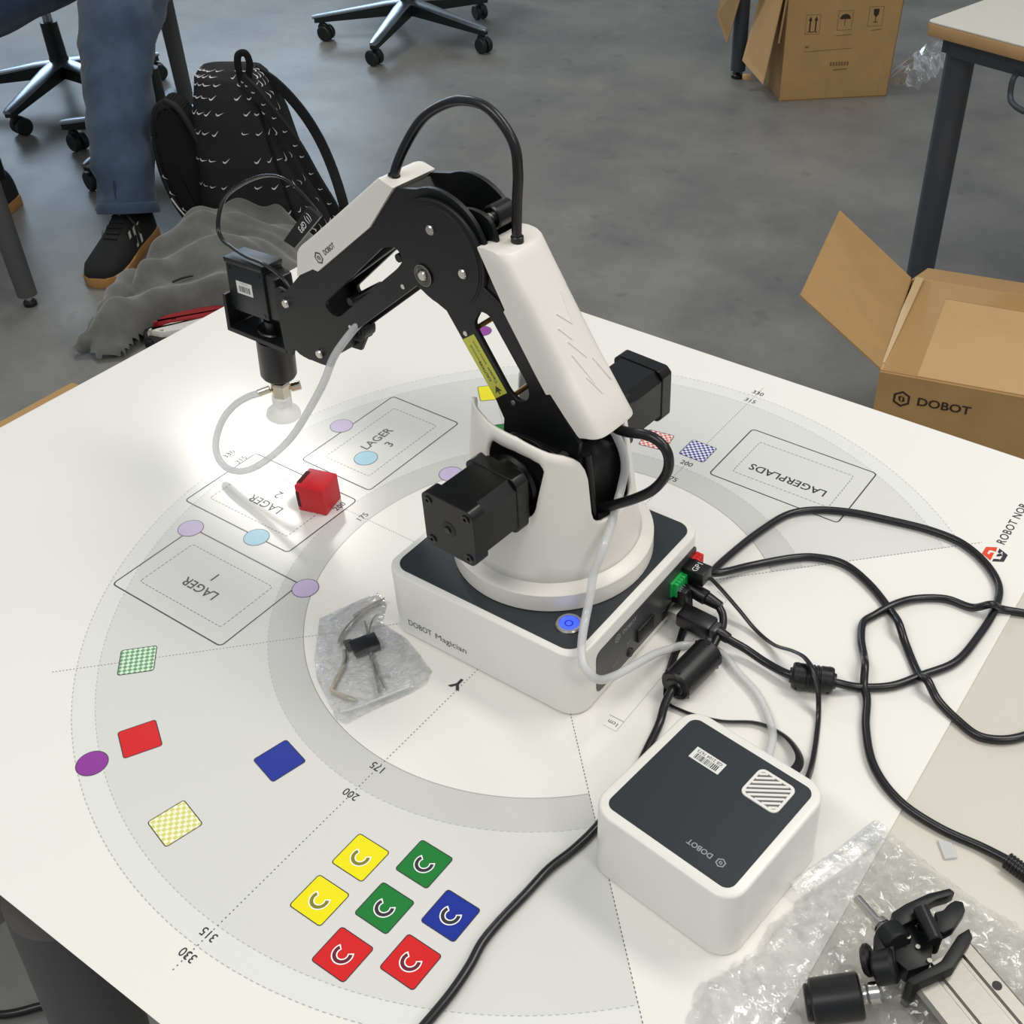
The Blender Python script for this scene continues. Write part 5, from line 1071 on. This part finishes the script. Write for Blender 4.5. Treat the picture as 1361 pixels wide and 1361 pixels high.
limb('jeans_leg', [(V3((2073, -1090, -632)), 66, 80), (V3((2085, -1105, -590)), 68, 82), (V3((2130, -1160, -480)), 74, 84), (V3((2195, -1240, -370)), 80, 86), (V3((2262, -1330, -262)), 92, 96), (V3((2340, -1440, -212)), 100, 96), (V3((2440, -1590, -188)), 112, 100), (V3((2540, -1660, -160)), 120, 110)], denim, pe, fold=15, seed=1)
limb('jeans_leg', [(V3((2600, -1020, -632)), 66, 80), (V3((2605, -1020, -560)), 70, 82), (V3((2600, -1025, -400)), 76, 82), (V3((2560, -1040, -282)), 88, 90), (V3((2568, -1140, -245)), 90, 88), (V3((2600, -1380, -215)), 104, 94), (V3((2640, -1600, -160)), 120, 110)], denim, pe, fold=15, seed=4)
limb('sweater', [(V3((2590, -1650, -190)), 190, 140), (V3((2620, -1680, -60)), 185, 130), (V3((2640, -1690, 120)), 190, 125), (V3((2650, -1690, 300)), 200, 115), (V3((2645, -1680, 380)), 110, 80)], seat_fabric, pe, fold=10)
tube('jeans_seam', [V3((2026, -1030, -612)), V3((2037, -1044, -560)), V3((2078, -1098, -455)), V3((2141, -1172, -345)), V3((2186, -1242, -270))], 3.5, denim_dark, pe)
limb('jeans_hem', [(V3((2071, -1087, -639)), 70, 84), (V3((2074, -1091, -627)), 71, 85), (V3((2077, -1095, -615)), 70, 84)], denim, pe, fold=3, seed=1)
def shoe(toe, heel, label):
    toe, heel = V3(toe), V3(heel); d = (toe - heel).normalized(); s_ = V3((-d.y, d.x, 0)); L = (toe - heel).length
    prof = [(0, 30), (.04, 38), (.2, 40), (.4, 38), (.6, 46), (.8, 50), (.92, 42), (.985, 24), (1, 8)]
    outl = [(x * L, w) for x, w in prof] + [(x * L, -w) for x, w in reversed(prof)]
    T = lambda p: heel + d * p[0] + s_ * p[1] + V3((0, 0, p[2]))
    so_ = mkbm('sole', tf(prism_bm([(x, y * 1.04) for x, y in outl], 0, 26, 3, 2), T), gum, pe)
    secs = [(0.02, 32, 26, 95), (.08, 36, 26, 110), (.2, 38, 26, 112), (.3, 38, 26, 110), (.42, 38, 26, 96), (.55, 42, 26, 80), (.7, 47, 26, 66), (.85, 46, 26, 58), (.94, 36, 26, 48), (.985, 20, 26, 38)]
    vs, fs, n = [], [], 18
    for x, w, z0, z1 in secs:
        for j in range(n):
            a = PI * j / (n - 1); vs.append(T((x * L, w * math.copysign(abs(math.cos(a)) ** .7, math.cos(a)), z0 + (z1 - z0) * math.sin(a) ** .8)))
    for i in range(len(secs) - 1):
        for j in range(n - 1): fs.append([i * n + j, i * n + j + 1, (i + 1) * n + j + 1, (i + 1) * n + j])
    fs += [list(range(n)), [(len(secs) - 1) * n + j for j in range(n)]]
    up = mk('shoe_upper', vs, fs, suede, pe, smooth=True)
    rod('sock', T((L * .16, 0, 90)), T((L * .16, 0, 150)), 36, black_rubber, pe, 20)
    for k in range(5): rod('lace', T((L * (.40 + k * .055), 17, 101 - k * 6.5)), T((L * (.40 + k * .055), -17, 101 - k * 6.5)), 2.6, suede, up, 8)
    for k in range(3):
        for sd in (1, -1):
            x = .36 + k * .085; mk('side_stripe', [T(((x) * L, sd * 39.5, 34)), T(((x + .04) * L, sd * 40.5, 34)), T(((x - .005) * L, sd * 33, 78)), T(((x - .045) * L, sd * 33, 80))], [[0, 1, 2, 3]], shoe_white, up)
    tube('lace_bow', [T((L * .38, 10, 104)), T((L * .44, 30, 112)), T((L * .5, 52, 96)), T((L * .49, 60, 80)), T((L * .44, 44, 88)), T((L * .4, 20, 102))], 2.2, suede, up)
shoe((1972, -890, Z0), (2112, -1150, Z0), 'right'); shoe((2443, -808, Z0), (2573, -1076, Z0), 'left')
